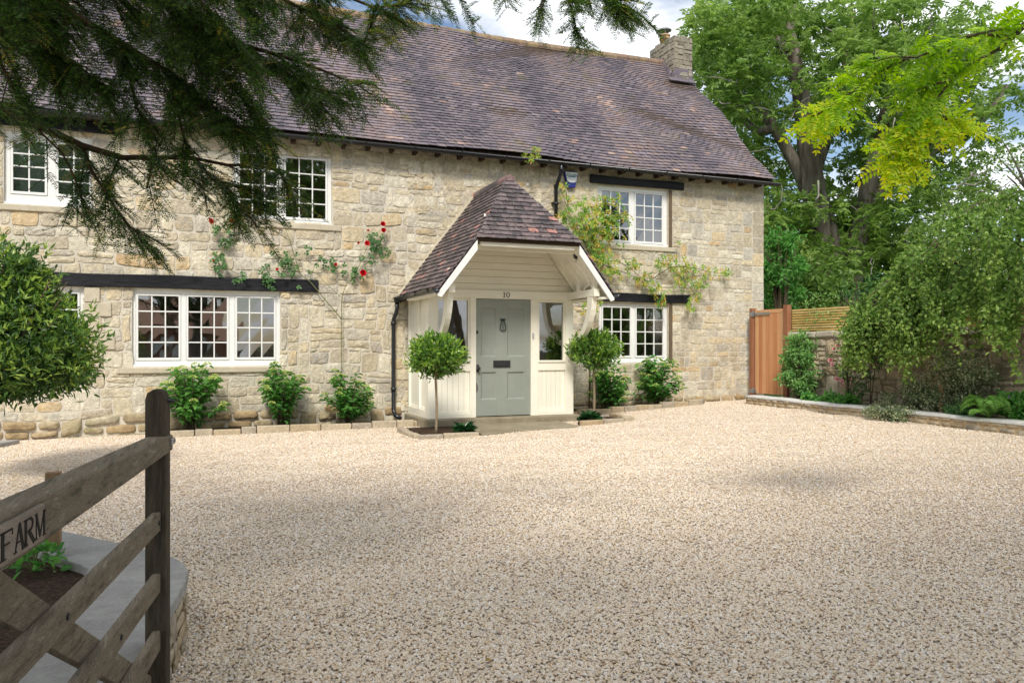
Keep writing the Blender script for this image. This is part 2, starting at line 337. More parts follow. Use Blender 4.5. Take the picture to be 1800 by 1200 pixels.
def glass_mat():
    m = bpy.data.materials.new('window_glass'); m.use_nodes = True; t = m.node_tree; t.nodes.clear()
    o, tr, gl, mx, fr = (t.nodes.new('ShaderNode' + k) for k in ('OutputMaterial', 'BsdfTransparent', 'BsdfGlossy', 'MixShader', 'Fresnel'))
    ad = t.nodes.new('ShaderNodeMath'); ad.operation = 'MULTIPLY_ADD'; ad.inputs[1].default_value = 1.9; ad.inputs[2].default_value = .22
    nz, bp, tc = t.nodes.new('ShaderNodeTexNoise'), t.nodes.new('ShaderNodeBump'), t.nodes.new('ShaderNodeTexCoord')
    nz.inputs['Scale'].default_value = 2.2; bp.inputs['Strength'].default_value = .03; bp.inputs['Distance'].default_value = .02
    t.links.new(tc.outputs['Object'], nz.inputs['Vector']); t.links.new(nz.outputs['Fac'], bp.inputs['Height']); t.links.new(bp.outputs[0], gl.inputs['Normal'])
    fr.inputs[0].default_value = 1.5; tr.inputs[0].default_value = (.82, .87, .86, 1); gl.inputs['Roughness'].default_value = .015
    t.links.new(fr.outputs[0], ad.inputs[0]); t.links.new(ad.outputs[0], mx.inputs[0]); t.links.new(tr.outputs[0], mx.inputs[1]); t.links.new(gl.outputs[0], mx.inputs[2]); t.links.new(mx.outputs[0], o.inputs[0])
    return m
M['glass'] = glass_mat()

# ------------------------------------------------------------------ masonry
def rubble(mb, mapf, s0, s1, rows, holes=(), wid=(.16, .5), gap=.016, bulge=(.012, .035), tall=.12, split=.18, warp=.02, seed=1, grid=(6, 5), maxasp=3.2, rbias=None):
    """random rubble stones laid in rough courses on the surface mapf(s, z, depth); rows: z boundaries"""
    rg = random.Random(seed); stones = []; blocked = []
    for i in range(len(rows) - 1):
        z0, z1 = rows[i], rows[i + 1]; zm = (z0 + z1) / 2; h = z1 - z0
        cuts = sorted([(a, b) for a, b, c, d in holes if c < zm < d] + [(a, b) for a, b, k in blocked if k == i])
        segs, x = [], s0
        for a, b in cuts:
            if a > x: segs.append((x, a))
            x = max(x, b)
        if x < s1: segs.append((x, s1))
        for a, b in segs:
            x = a
            while x < b - 1e-4:
                w = min(rg.uniform(*wid) * rg.choice((.7, 1, 1, 1.2)), h * maxasp)
                if b - x - w < wid[0] * .8: w = b - x
                if w > h * maxasp * 1.5 and w > wid[1] * 1.3: w *= .5
                z1b = z1
                if i + 2 < len(rows) and rg.random() < tall and w < .34:
                    hz = rows[i + 2]; m2 = (rows[i + 1] + hz) / 2
                    if hz - z0 < .44 and not any(c < m2 < d and a2 < x + w and b2 > x for a2, b2, c, d in holes): z1b = hz; blocked.append((x, x + w, i + 1))
                if z1b == z1 and h > .17 and rg.random() < split:
                    zz = z0 + h * rg.uniform(.38, .62); stones += [(x, x + w, z0, zz), (x, x + w, zz, z1)]
                else: stones.append((x, x + w, z0, z1b))
                x += w
    nu, nv = grid
    ax = lambda k: np.concatenate([[-1], np.linspace(-.93, .93, k - 2), [1]])
    U, V = np.meshgrid(ax(nu), ax(nv)); U, V = U.ravel(), V.ravel()
    fc = [(j * nu + i, j * nu + i + 1, (j + 1) * nu + i + 1, (j + 1) * nu + i) for j in range(nv - 1) for i in range(nu - 1)]
    for a, b, c, d in stones:
        g = gap * rg.uniform(.5, 1.5); hw, hh = max((b - a) / 2 - g / 2, .012), max((d - c) / 2 - g / 2, .012); cx, cz = (a + b) / 2, (c + d) / 2
        shear = rg.uniform(-1, 1) * warp * 4; e = rg.uniform(.08, .3); k = np.maximum(np.abs(U), np.abs(V)); m = np.minimum(np.abs(U), np.abs(V))
        shr = 1 - e * m ** 3 * .5
        su = cx + hw * U * shr + RNG.uniform(-1, 1, len(U)) * .006; sz = cz + hh * V * shr + RNG.uniform(-1, 1, len(U)) * .006
        su = su + warp * vnoise(su * 1.9, sz * 2.6, 1) * .8; sz = sz + warp * vnoise(su * 1.6 + 4, sz * 1.8, 2) + shear * U * hh
        bl = rg.uniform(*bulge); dep = bl * (1 - .35 * k ** 3) + RNG.uniform(-.28, .28, len(U)) * bl + rg.uniform(-.3, .3) * bl * U + rg.uniform(-.3, .3) * bl * V
        dep = np.where(k > .99, .0, np.maximum(dep, .002))
        r = rg.random() if rbias is None else rbias(cx, cz, rg)
        mb.raw(mapf(su, sz, dep), fc, r)
def rows_between(marks, lo, hi, seed):
    rg = random.Random(seed); out = [marks[0]]
    for a, b in zip(marks, marks[1:]):
        n = max(1, round((b - a) / ((lo + hi) / 2))); w = [rg.uniform(lo, hi) for _ in range(n)]; t = sum(w); z = a
        for q in w: z += q / t * (b - a); out.append(z)
    return out
def tiles(mb, o, u, v, n, length, ulim, gauge=.1, width=.165, lift=.024, thick=.014, seed=3, wave=0., rfun=None, jit=.004):
    """courses of plain tiles; v runs down the slope, ulim(v) gives the two ends of a course"""
    rg = random.Random(seed); k = 0; s = 0.
    o, u, v, n = A(*o), unit(A(*u)), unit(A(*v)), unit(A(*n))
    while s < length - .02:
        vt, vb = max(s - .03, 0), min(s + gauge + rg.uniform(-.002, .002), length + .03)
        a0, a1 = ulim(vb); t0, t1 = ulim(vt); lo, hi = min(a0, t0), max(a1, t1)
        x = lo - (width * .5 if k % 2 else 0) - rg.uniform(0, .02)
        while x < hi:
            w = width + rg.uniform(-.004, .004); g = .0025
            bl, br, tl, tr = max(x + g, a0), min(x + w - g, a1), max(x + g, t0), min(x + w - g, t1)
            if br - bl > .015 and tr - tl > -.03:
                tr = max(tr, tl + .004); j = rg.uniform(-jit, jit); jv = rg.uniform(-jit, jit) + (rg.uniform(.015, .04) if rg.random() < .008 else 0)
                wv = wave * vnoise(x * .8, s * 1.1, 5) if wave else 0; wb = wave * vnoise(x * .8, (s + gauge) * 1.1, 5) if wave else 0
                P = [o + u * tl + v * vt + n * wv, o + u * tr + v * vt + n * wv, o + u * br + v * (vb + jv) + n * (lift + j + wb), o + u * bl + v * (vb + jv + rg.uniform(-.003, .003)) + n * (lift - j + wb)]
                Q = [p + n * thick for p in P]
                r = rg.random() if rfun is None else rfun(x, s, rg)
                mb.raw(np.array(P + Q), [(4, 7, 6, 5), (3, 2, 6, 7), (0, 3, 7, 4), (2, 1, 5, 6), (0, 1, 2, 3)], r)
            x += w
        s += gauge; k += 1

# ------------------------------------------------------------------ ground
def ground_sheet(name, m, xs, ys, dz, keep=None):
    mb = MB(); X, Y = np.meshgrid(xs, ys); Z = ground_z(X, Y) + dz
    nx = len(xs); f = [(j * nx + i, j * nx + i + 1, (j + 1) * nx + i + 1, (j + 1) * nx + i) for j in range(len(ys) - 1) for i in range(nx - 1)]
    mb.raw(np.stack([X, Y, Z], -1).reshape(-1, 3), f); return struct(mb.build(name, M[m], None, True))
ground_sheet('ground', 'earth', np.concatenate([[-400, -120, -40, -20], np.linspace(-12, 18, 31), [30, 60, 150, 400]]), np.concatenate([[-400, -120, -40, -20], np.linspace(-8, 20, 29), [40, 80, 200, 600]]), -.035)
ground_sheet('gravel_drive', 'gravel', np.linspace(-6, 12.3, 150), np.linspace(-3, 14.0, 140), -.0015)

# ------------------------------------------------------------------ the cottage
YW, YD = 13.77, 12.42
XL, XR = -6.0, 11.53
house = thing('stone_cottage', (3, 14, 0), 'long cream stone cottage with brown tiled roof and cream timber porch', 'house')
#          x0, x1, z0, z1, glass lights, columns, glass z
WINS = [(-2.66, -1.476, 1.15, 2.385, [(-2.57, -2.12), (-2.0, -1.57)], 3, (1.29, 2.28)),
        (-.811, 1.439, 1.15, 2.385, [(-.724, -.135), (.009, .596), (.754, 1.34)], 3, (1.29, 2.275)),
        (-2.533, -1.367, 3.60, 4.70, [(-2.423, -2.009), (-1.828, -1.413)], 2, (3.80, 4.56)),
        (.70, 2.292, 3.565, 4.76, [(.80, 1.386), (1.534, 2.195)], 3, (3.66, 4.66)),
        (7.47, 9.10, 3.51, 4.66, [(7.58, 8.20), (8.36, 8.98)], 3, (3.60, 4.56)),
        (7.50, 9.10, 1.15, 2.33, [(7.61, 8.23), (8.38, 9.0)], 3, (1.29, 2.25))]
PORCH = (3.7, 6.2, 0, 2.35)
holes = [w[:4] for w in WINS]
ZT = 5.12
# mortar face with reveals
mb = MB()
xs = sorted({XL, XR, *[h[0] for h in holes], *[h[1] for h in holes], 5.3, 9.4}); zs = sorted({-.2, ZT, *[h[2] for h in holes], *[h[3] for h in holes]})
for i in range(len(xs) - 1):
    for j in range(len(zs) - 1):
        xm, zm = (xs[i] + xs[i + 1]) / 2, (zs[j] + zs[j + 1]) / 2
        if any(a < xm < b and c < zm < d for a, b, c, d in holes): continue
        mb.raw(A((xs[i], YW, zs[j]), (xs[i + 1], YW, zs[j]), (xs[i + 1], YW, zs[j + 1]), (xs[i], YW, zs[j + 1])), [(0, 1, 2, 3)])
for a, b, c, d in holes:
    for p, q in (((a, c), (b, c)), ((b, c), (b, d)), ((b, d), (a, d)), ((a, d), (a, c))):
        mb.raw(A((p[0], YW, p[1]), (q[0], YW, q[1]), (q[0], YW + .3, q[1]), (p[0], YW + .3, p[1])), [(0, 1, 2, 3)])
YB = 20.3
zr = 8.4
mb.raw(A((XR, YW, -.2), (XR, YB, -.2), (XR, YB, 5), (XR, 17, zr), (XR, YW, 5)), [(0, 1, 2, 3, 4)])
mb.raw(A((XL, YW, -.2), (XL, YB, -.2), (XL, YB, 5), (XL, 17, zr), (XL, YW, 5)), [(4, 3, 2, 1, 0)])
mb.raw(A((XL, YB, -.2), (XR, YB, -.2), (XR, YB, 5), (XL, YB, 5)), [(3, 2, 1, 0)])
wall = mb.build('wall', M['mortar'], house)
mb = MB()
fm = lambda s, z, d: np.stack([s, YW - d, z], -1)
lo_, hi_ = .12, .25
def rb(x, z, rg):
    r = rg.random()
    return r * .72 if rg.random() < .83 else .5 + r * .5
rubble(mb, fm, XL, 3.62, rows_between([.36, 1.15, 2.385, 3.585, 4.71, ZT], .075, .25, 5), holes, (.13, .52), .020, (.008, .024), seed=5, grid=(8, 6), rbias=rb, tall=.34, split=.3, warp=.034)
rubble(mb, fm, 3.62, 6.4, rows_between([2.2, 3.3, 4.4, ZT], .09, .27, 8), [], (.14, .55), .020, (.008, .022), seed=6, grid=(8, 6), rbias=rb, tall=.3, split=.3, warp=.03)
rubble(mb, fm, 3.3, 3.75, rows_between([.3, 2.2], .15, .25, 3), [], (.2, .3), .018, seed=16, rbias=rb)
rubble(mb, fm, 6.2, 7.0, rows_between([.3, 2.2], .12, .2, 4), [], (.18, .4), .016, seed=17, rbias=rb)
rubble(mb, fm, 6.4, XR - .3, rows_between([.42, 1.15, 2.33, 3.51, 4.66, ZT], .075, .2, 12), holes, (.12, .46), .012, (.005, .015), seed=9, warp=.014, rbias=rb, tall=.2, split=.22)
# quoins at the right corner
z = .35; k = 0; rg = random.Random(4)
while z < 4.9:
    h = rg.uniform(.24, .42); w = .3
    rubble(mb, fm, XR - .3, XR + .012, [z, min(z + h, 5.05)], [], (.3, .32), .012, (.006, .014), 0, 0, .004, 70 + k); z += h; k += 1
mb.build('stonework', M['stone'], wall)
mb = MB()     # rough footing courses
rubble(mb, fm, XL, 3.5, [-.05, .11, .24, .40], [], (.2, .6), .03, (.02, .075), .15, .2, .05, 21, (9, 7))
mb.build('footing_stones', M['boulder'], wall, True)
mb = MB(); rubble(mb, fm, 6.2, XR - .02, [.05, .22, .34, .46], [], (.16, .45), .025, (.015, .055), .15, .2, .04, 23, (8, 6)); mb.build('footing_stones', M['boulder'], wall, True)
rooms = []     # rooms behind the windows
for a, b, z0, z1 in ((-3.4, 3.1, .5, 2.75), (-3.4, 3.1, 3.0, 5.1), (6.9, 11.2, .5, 2.75), (6.9, 11.2, 3.0, 5.1)):
    mb = MB(); v = A((a, 14.1, z0), (b, 14.1, z0), (b, 18.2, z0), (a, 18.2, z0), (a, 14.1, z1), (b, 14.1, z1), (b, 18.2, z1), (a, 18.2, z1))
    mb.raw(v, [(4, 5, 6, 7), (2, 3, 7, 6), (1, 2, 6, 5), (3, 0, 4, 7), (0, 1, 2, 3)]); rooms.append(mb.build('room', M['room'], house))

def window(x0, x1, z0, z1, lights, cols, gz, rows=4):
    yf = YW + .045
    mb = MB(); g0, g1 = gz
    mb.box((x0, yf, z0), (lights[0][0] - .035, yf + .09, z1)); mb.box((lights[-1][1] + .035, yf, z0), (x1, yf + .09, z1))
    xa, xb = lights[0][0] - .035, lights[-1][1] + .035
    mb.box((xa, yf, g1 + .03), (xb, yf + .09, z1)); mb.box((xa, yf, z0), (xb, yf + .09, g0 - .045))
    for (p, q), (r_, s_) in zip(lights, lights[1:]): mb.box((q + .035, yf, g0 - .045), (r_ - .035, yf + .09, g1 + .03))
    mb.box((x0 - .005, yf - .035, z0 - .012), (x1 + .005, yf - .001, z0 + .035))
    fr = mb.build('window', M['white'], house, bevel=.004)
    for a, b in lights:
        gl = MB(); cm = MB(); y0, y1 = yf - .012, yf + .04
        cm.box((a - .031, y0, g0 - .041), (a, y1, g1 + .026)); cm.box((b, y0, g0 - .041), (b + .031, y1, g1 + .026))
        cm.box((a, y0, g1), (b, y1, g1 + .026)); cm.box((a, y0, g0 - .041), (b, y1, g0))
        for i in range(1, cols):
            x = a + (b - a) * i / cols; cm.box((x - .010, y0 + .008, g0), (x + .010, y1 - .012, g1))
        for j in range(1, rows):
            zz = g0 + (g1 - g0) * j / rows
            for i in range(cols):
                xa_, xb_ = a + (b - a) * i / cols + (.010 if i else 0), a + (b - a) * (i + 1) / cols - (.010 if i < cols - 1 else 0)
                cm.box((xa_, y0 + .009, zz - .010), (xb_, y1 - .013, zz + .010))
        cm.build('casement', M['white'], fr, bevel=.003)
        for i in range(cols):
            for j in range(rows):
                xa_, xb_ = a + (b - a) * i / cols, a + (b - a) * (i + 1) / cols; za, zb = g0 + (g1 - g0) * j / rows, g0 + (g1 - g0) * (j + 1) / rows
                t = RNG.uniform(-.0012, .0012, 4)
                gl.raw(A((xa_, yf + .012 + t[0], za), (xb_, yf + .012 + t[1], za), (xb_, yf + .012 + t[0] + t[2] + t[1], zb), (xa_, yf + .012 + t[2], zb)), [(0, 1, 2, 3)])
        gl.build('glass', M['glass'], fr)
    return fr
wins = [window(*w) for w in WINS]
mb = MB(); mb.box((-1.02, YW - .05, 1.045), (1.5, YW + .045, 1.137)); mb.build('sill', M['sill'], wins[1], bevel=.012)
mb = MB(); mb.box((7.3, YW - .04, 3.41), (9.3, YW + .045, 3.497)); mb.build('sill', M['sill'], wins[4], bevel=.01)
mb = MB(); mb.box((.6, YW - .04, 3.455), (2.45, YW + .045, 3.552)); mb.build('sill', M['sill'], wins[3], bevel=.01)
mb = MB(); mb.box((-2.65, YW - .04, 3.50), (-1.25, YW + .045, 3.587)); mb.build('sill', M['sill'], wins[2], bevel=.01)
# blinds and curtains inside
mb = MB(); mb.box((-2.45, YW + .2, 3.75), (-1.38, YW + .215, 4.6)); mb.build('blind', M['blind'], wins[2])
for i, (a, b, z0, z1) in ((4, (8.86, 9.02, 3.6, 4.6)), (5, (8.86, 9.04, 1.25, 2.3))):
    mb = MB(); n = 24; x = np.linspace(a, b, n); y = YW + .22 + .015 * np.sin(np.arange(n) * 1.9)
    mb.raw(np.vstack([np.stack([x, y, np.full(n, z0)], -1), np.stack([x, y, np.full(n, z1)], -1)]), [(q, q + 1, n + q + 1, n + q) for q in range(n - 1)]); mb.build('curtain', M['blind'], wins[i], True)

def lintel(x0, x1, z0, z1, dep=.06, ztilt=0.):
    mb = MB(); n = 14; x = np.linspace(x0, x1, n)
    for i in range(n - 1):
        pass
    top = z1 + .008 * np.sin(x * 3.1 + z0) ; bot = z0 + .006 * np.sin(x * 2.3 + 1 + z0); yf = YW - dep + .006 * np.sin(x * 4 + z1)
    v = np.vstack([np.stack([x, yf, bot], -1), np.stack([x, yf, top], -1), np.stack([x, np.full(n, YW + .1), top], -1), np.stack([x, np.full(n, YW + .1), bot], -1)])
    f = [(k * n + i, k * n + i + 1, ((k + 1) % 4) * n + i + 1, ((k + 1) % 4) * n + i) for k in range(4) for i in range(n - 1)]
    f += [(0, n, 2 * n, 3 * n), (n - 1, 4 * n - 1, 3 * n - 1, 2 * n - 1)]
    mb.raw(v, f); return mb.build('lintel', M['black'], house, bevel=.012)
lintel(-3.0, 2.06, 2.392, 2.60); lintel(7.286, 9.456, 4.685, 4.835); lintel(7.2, 9.60, 2.365, 2.535); lintel(-2.75, -.95, 4.76, 4.93)
mb = MB(); mb.box((9.112, YW - .02, 1.13), (9.2, YW + .06, 2.36)); mb.build('timber_jamb', M['oak'], house, bevel=.01)
mb = MB(); mb.box((9.112, YW - .02, 3.5), (9.19, YW + .06, 4.68)); mb.build('timber_jamb', M['oak'], house, bevel=.01)
mb = MB()
for a, b, z0, z1 in ((-1.47, -1.26, 2.15, 2.385), (-1.47, -1.1, 1.93, 2.15), (-1.47, -1.24, 1.7, 1.93), (-1.47, -1.05, 1.42, 1.7), (-1.47, -1.22, 1.15, 1.42)): mb.box((a, YW - .037, z0 + .006), (b, YW, z1 - .006), RNG.random())
mb.build('ashlar_jamb', M['sill'], house, bevel=.006)

# main roof
EY, EZ, RY, RZ = 13.50, 5.0, 17.0, 8.58
sl = math.hypot(RY - EY, RZ - EZ); vd = (0, (EY - RY) / sl, (EZ - RZ) / sl); nd_ = (0, (EZ - RZ) / sl, -(EY - RY) / sl)
XV = 11.62
mb = MB()
def streak(x, s, rg):
    b = .42 + .22 * math.sin(x * 2.3 + .9 * math.sin(s * 1.3)) + .12 * math.sin(x * 5.1 + s * .8) + .08 * math.sin(x * .9)
    r = b + rg.uniform(-.3, .3)
    if rg.random() < .02: r = rg.uniform(.9, 1)
    return min(max(r, 0), .95 if rg.random() < .97 else 1)
tiles(mb, (-6.2, RY, RZ), (1, 0, 0), vd, nd_, sl, lambda v: (0, XV + 6.2 + .015 * math.sin(v * 9)), .1, .165, .022, .013, 31, .05, streak)
roof = mb.build('roof', M['tile'], house)
mb = MB()     # boarding under the tiles, back slope
o1 = .012
mb.raw(A((-6.2, EY + .02, EZ - o1), (XV - .02, EY + .02, EZ - o1), (XV - .02, RY, RZ - o1 - .01), (-6.2, RY, RZ - o1 - .01), (XV - .02, 20.5, EZ - o1), (-6.2, 20.5, EZ - o1)), [(0, 1, 2, 3), (3, 2, 4, 5)])
mb.raw(A((-6.2, EY + .05, EZ - .05), (XV - .03, EY + .05, EZ - .05), (XV - .03, RY, RZ - .06), (-6.2, RY, RZ - .06)), [(3, 2, 1, 0)])
mb.build('roof_boarding', M['rafter'], roof)
mb = MB(); x = -6.2; rg = random.Random(8)
while x < 11.05:
    L_ = .3; a = np.linspace(-.5, math.pi + .5, 9); zz = RZ + .02 + .03 * math.sin(x * .7)
    v = []
    for xx, rr in ((x, .11), (x + L_ - .012, .118)): v.append(np.stack([np.full(9, xx), RY - np.cos(a) * rr * 1.15, zz - .06 + np.sin(a) * rr], -1))
    mb.raw(np.vstack(v), [(i, i + 1, 9 + i + 1, 9 + i) for i in range(8)] + [(8, 7, 6, 5, 4, 3, 2, 1, 0), tuple(range(9, 18))], rg.random()); x += L_
mb.build('ridge_tiles', M['ridge'], roof)
# rafter feet
x = -3.4
while x < 11.5:
    mb = MB(); mb.box((x - .03, 13.585, 4.885), (x + .03, YW + .02, 4.965), RNG.random()); mb.build('rafter_foot', M['rafter'], house); x += .42
# gutter
def halfpipe(mb, p, q, r, n=9, th=.006, ends=True):
    p, q = A(*p), A(*q); d = unit(q - p); sd = unit(np.cross(d, (0, 0, 1))); a = np.linspace(0, math.pi, n); v = []
    for c in (p, q):
        for rr in (r, r - th): v.append(c + np.outer(np.cos(a) * rr, sd) - np.outer(np.sin(a) * rr, (0, 0, 1)))
    v = np.vstack(v); f = [(i, i + 1, 2 * n + i + 1, 2 * n + i) for i in range(n - 1)] + [(n + i, 3 * n + i, 3 * n + i + 1, n + i + 1) for i in range(n - 1)]
    f += [(0, 2 * n, 3 * n, n), (n - 1, 2 * n - 1, 4 * n - 1, 3 * n - 1)]
    if ends: f += [tuple(range(n)), tuple(range(3 * n - 1, 2 * n - 1, -1))]
    mb.raw(v, f)
mb = MB(); halfpipe(mb, (-6.2, 13.475, 4.965), (11.70, 13.475, 4.955), .062); gut = mb.build('gutter', M['gutter'], house, True)
x = -3.2
while x < 11.6: mb = MB(); halfpipe(mb, (x - .012, 13.475, 4.972), (x + .012, 13.475, 4.972), .071); mb.box((x - .01, 13.53, 4.9), (x + .01, 13.62, 4.925)); mb.build('gutter_bracket', M['gutter'], gut); x += .86
mb = MB(); mb.tube([(6.535, 13.475, 4.93), (6.535, 13.475, 4.80), (6.53, 13.50, 4.74), (6.515, 13.62, 4.56), (6.51, 13.66, 4.50), (6.51, 13.66, 2.6)], .036, 10)
for z_ in (4.82, 4.53, 4.2): mb.lathe((6.535 if z_ > 4.7 else 6.51, 13.475 if z_ > 4.7 else 13.66, z_), [(.046, -.03), (.046, .03)], 10)
mb.box((6.45, 13.66, 4.2), (6.57, 13.76, 4.23)); mb.build('downpipe', M['gutter'], house, True)
mb = MB(); mb.tube([(3.40, 13.62, 2.26), (3.40, 13.60, 2.14), (3.385, 13.62, 2.06), (3.36, 13.68, 1.96), (3.355, 13.69, 1.88), (3.355, 13.69, .36), (3.37, 13.62, .26), (3.44, 13.52, .22)], .036, 10)
for z_ in (1.88, .72): mb.lathe((3.355, 13.69, z_), [(.047, -.035), (.047, .035)], 10)
mb.box((3.36, 13.55, 2.24), (3.46, 13.68, 2.34)); mb.build('downpipe', M['gutter'], house, True)
# chimney
cx0, cx1, cy0, cy1, cz0, cz1 = 11.05, 11.57, 16.45, 17.55, 7.6, 9.1
mb = MB(); mb.box((cx0, cy0, cz0), (cx1, cy1, cz1 - .02)); chim = mb.build('chimney', M['old_mortar'], house)
mb = MB(); rw = rows_between([7.95, cz1], .04, .15, 33)
rubble(mb, lambda s, z, d: np.stack([s, cy0 - d, z], -1), cx0, cx1, rw, [], (.07, .3), .012, (.01, .04), .25, .2, .012, 41, (5, 4))
rubble(mb, lambda s, z, d: np.stack([cx0 - d, cy1 - s, z], -1), 0, cy1 - cy0, rw, [], (.12, .35), .012, (.01, .03), .15, .2, .012, 42, (5, 4))
for i in range(5):
    for j in range(4):
        x0 = cx0 + .13 * j * .99; y0 = cy0 + .22 * i; mb.box((x0 - .01, y0 - .01, cz1 - .03), (x0 + .12, y0 + .2, cz1 + RNG.uniform(.0, .05)), RNG.random())
mb.build('chimney_stonework', M['chim_stone'], chim)
mb = MB(); s = (RZ - EZ) / (RY - EY); zf = lambda y: EZ + (y - EY) * s
mb.raw(A((cx0 - .012, cy0 - .015, zf(cy0) + .05), (cx1 + .012, cy0 - .015, zf(cy0) + .05), (cx1 + .012, cy0 - .015, zf(cy0) + .30), (cx0 - .012, cy0 - .015, zf(cy0) + .30)), [(0, 1, 2, 3)], .3)
mb.beam((cx0 - .2, cy0 - .09, zf(cy0) - .02), (cx1 + .02, cy0 - .09, zf(cy0) - .02), .15, .03, (0, -s, 1), .2)
for i in range(6):
    y = cy0 + .1 * i - .03; mb.box((cx0 - .075, y, zf(y) + .03), (cx0 - .02, y + .095, zf(y) + .2), RNG.random())
mb.build('chimney_flashing', M['tile'], chim)
mb = MB(); mb.lathe((11.0 + .22, 17.0 + .12, cz1), [(.13, -.05), (.125, .16), (.145, .165), (.145, .19), (.12, .2), (.118, .24), (.14, .25), (.14, .28), (.1, .285)], 16, .6); pot = mb.build('chimney_pot', flat('pot_clay', (.5, .33, .19), .8, .2, (12, .15)), chim, True)
mb = MB(); c = (11.22, 17.12, cz1)
for a in (0, 2.1, 4.2): mb.tube([(c[0] + .1 * math.cos(a), c[1] + .1 * math.sin(a), cz1 + .27), (c[0] + .1 * math.cos(a), c[1] + .1 * math.sin(a), cz1 + .40)], .008, 5)
mb.lathe((c[0], c[1], cz1 + .39), [(.17, 0), (.17, .015), (.1, .06), (.02, .075)], 16); mb.build('cowl', M['steel'], pot)

# ------------------------------------------------------------------ porch
PX0, PX1, PZ = 3.62, 6.257, .29
PCX = 4.94
mb = MB()
mb.box((3.55, 12.26, -.05), (6.32, 13.7, PZ)); plinth_o = mb.build('doorstep', M['step'], house, bevel=.02)
mb = MB()
yb = YD + .13
ZB0, ZB1 = 2.275, 2.41        # head beam
def post(x0, x1): mb.box((x0, YD, PZ), (x1, yb, ZB0))
post(PX0, 3.77); post(6.105, PX1); post(4.345, 4.447); post(5.447, 5.585)
mb.box((PX0, YD - .012, ZB0), (PX1, yb, ZB1))
# frames of the side lights and panels
for a, b in ((3.77, 4.345), (5.585, 6.105)):
    mb.box((a, YD + .02, 1.06), (b, yb, 1.225)); mb.box((a, YD + .0, 1.20), (b, YD + .02, 1.235))
    mb.box((a, YD + .015, PZ), (b, yb, .36)); mb.box((a, YD + .03, .36), (b, YD + .05, .40)); mb.box((a, YD + .025, 2.235), (b, yb, ZB0))
    mb.box((a, YD + .025, 1.225), (a + .03, yb, 2.235)); mb.box((b - .03, YD + .025, 1.225), (b, yb, 2.235))
    n = 6; w = (b - a) / n
    for i in range(n): mb.box((a + i * w + .002, YD + .045 + .001 * (i % 2), .40), (a + (i + 1) * w - .002, yb - .02, 1.06))
    mb.box((a, yb - .03, .36), (b, yb - .021, 1.06))
# left and right flank walls
for x, sg in ((PX0, 1), (PX1, -1)):
    xi = x + sg * .10
    def fb(y0, y1, z0, z1, d=0.): mb.box((min(x + sg * d, xi), y0, z0), (max(x + sg * d, xi), y1, z1))
    fb(YD + .131, YD + .2, PZ, ZB1); fb(13.62, 13.7, PZ, ZB1); fb(12.98, 13.05, .42, 2.3)
    fb(YD + .2, 13.62, PZ, .42); fb(YD + .2, 13.62, 2.3, ZB1)
    for y0, y1 in ((YD + .2, 12.98), (13.05, 13.62)):
        n = max(2, round((y1 - y0) / .095)); w = (y1 - y0) / n
        for i in range(n): fb(y0 + i * w + .002, y0 + (i + 1) * w - .002, .42, 2.3, .035 + .001 * (i % 2))
        mb.box((xi - .006 if sg > 0 else xi, y0, .42), (xi if sg > 0 else xi + .006, y1, 2.3))
    fb(YD + .2, 13.62, .42, .45, .02)
porch = mb.build('porch', M['cream'], house, bevel=.004)
# gable boards above the beam
PYF, APY, APZ, EVX, EVZ, HPZ = 11.30, 12.2, 4.27, 1.49, 2.31, 3.13
psl = (APZ - EVZ) / EVX
mb = MB(); z = ZB1; k = 0
while z < 3.12:
    z1 = min(z + .118, 3.13); hw = lambda zz: (APZ - .09 - zz) / psl
    mb.prism([(PCX - hw(z), YD + .03, z), (PCX + hw(z), YD + .03, z), (PCX + hw(z1), YD + .042, z1 - .006), (PCX - hw(z1), YD + .042, z1 - .006)], (0, .02, 0)); z = z1; k += 1
mb.prism([(PCX - 1.28, YD + .06, ZB1), (PCX + 1.28, YD + .06, ZB1), (PCX + .75, YD + .06, 3.16), (PCX - .75, YD + .06, 3.16)], (0, .02, 0))
mb.build('gable_boards', M['cream'], porch)
# soffit boarding, rafters and barge boards
mb = MB()
lo = .075
def rp(side, x, y, off): return (PCX + side * x, y, APZ - x * psl - off)
for sd in (-1, 1):
    P = [rp(sd, EVX - .03, PYF + .03, lo), rp(sd, EVX - .03, YW, lo), rp(sd, .02, YW, lo), rp(sd, .02, APY, lo), rp(sd, (APZ - HPZ) / psl, PYF + .03, lo)]
    mb.prism(P, (0, 0, .018))
    for y in (11.62, 11.95, 12.28):
        top = .9 if y < 11.7 else .55
        mb.beam(rp(sd, EVX - .06, y, lo + .05), rp(sd, max((APZ - 3.0) / psl, .9), y, lo + .05), .05, .07)
hz = HPZ - .02
mb.prism([(PCX - .86, PYF + .05, hz - .03), (PCX + .86, PYF + .05, hz - .03), (PCX + .1, APY, APZ - .13), (PCX - .1, APY, APZ - .13)], (0, 0, .02))
mb.box((PCX - .80, PYF + .06, hz - .10), (PCX + .80, PYF + .10, hz - .035))
for x in np.linspace(-.62, .62, 5): mb.beam((PCX + x, PYF + .05, hz - .03), (PCX + x * .9, PYF + .5, hz + .45), .05, .05)
mb.beam((PCX - .9, 11.6, 3.02), (PCX + .9, 11.6, 3.02), .05, .08)
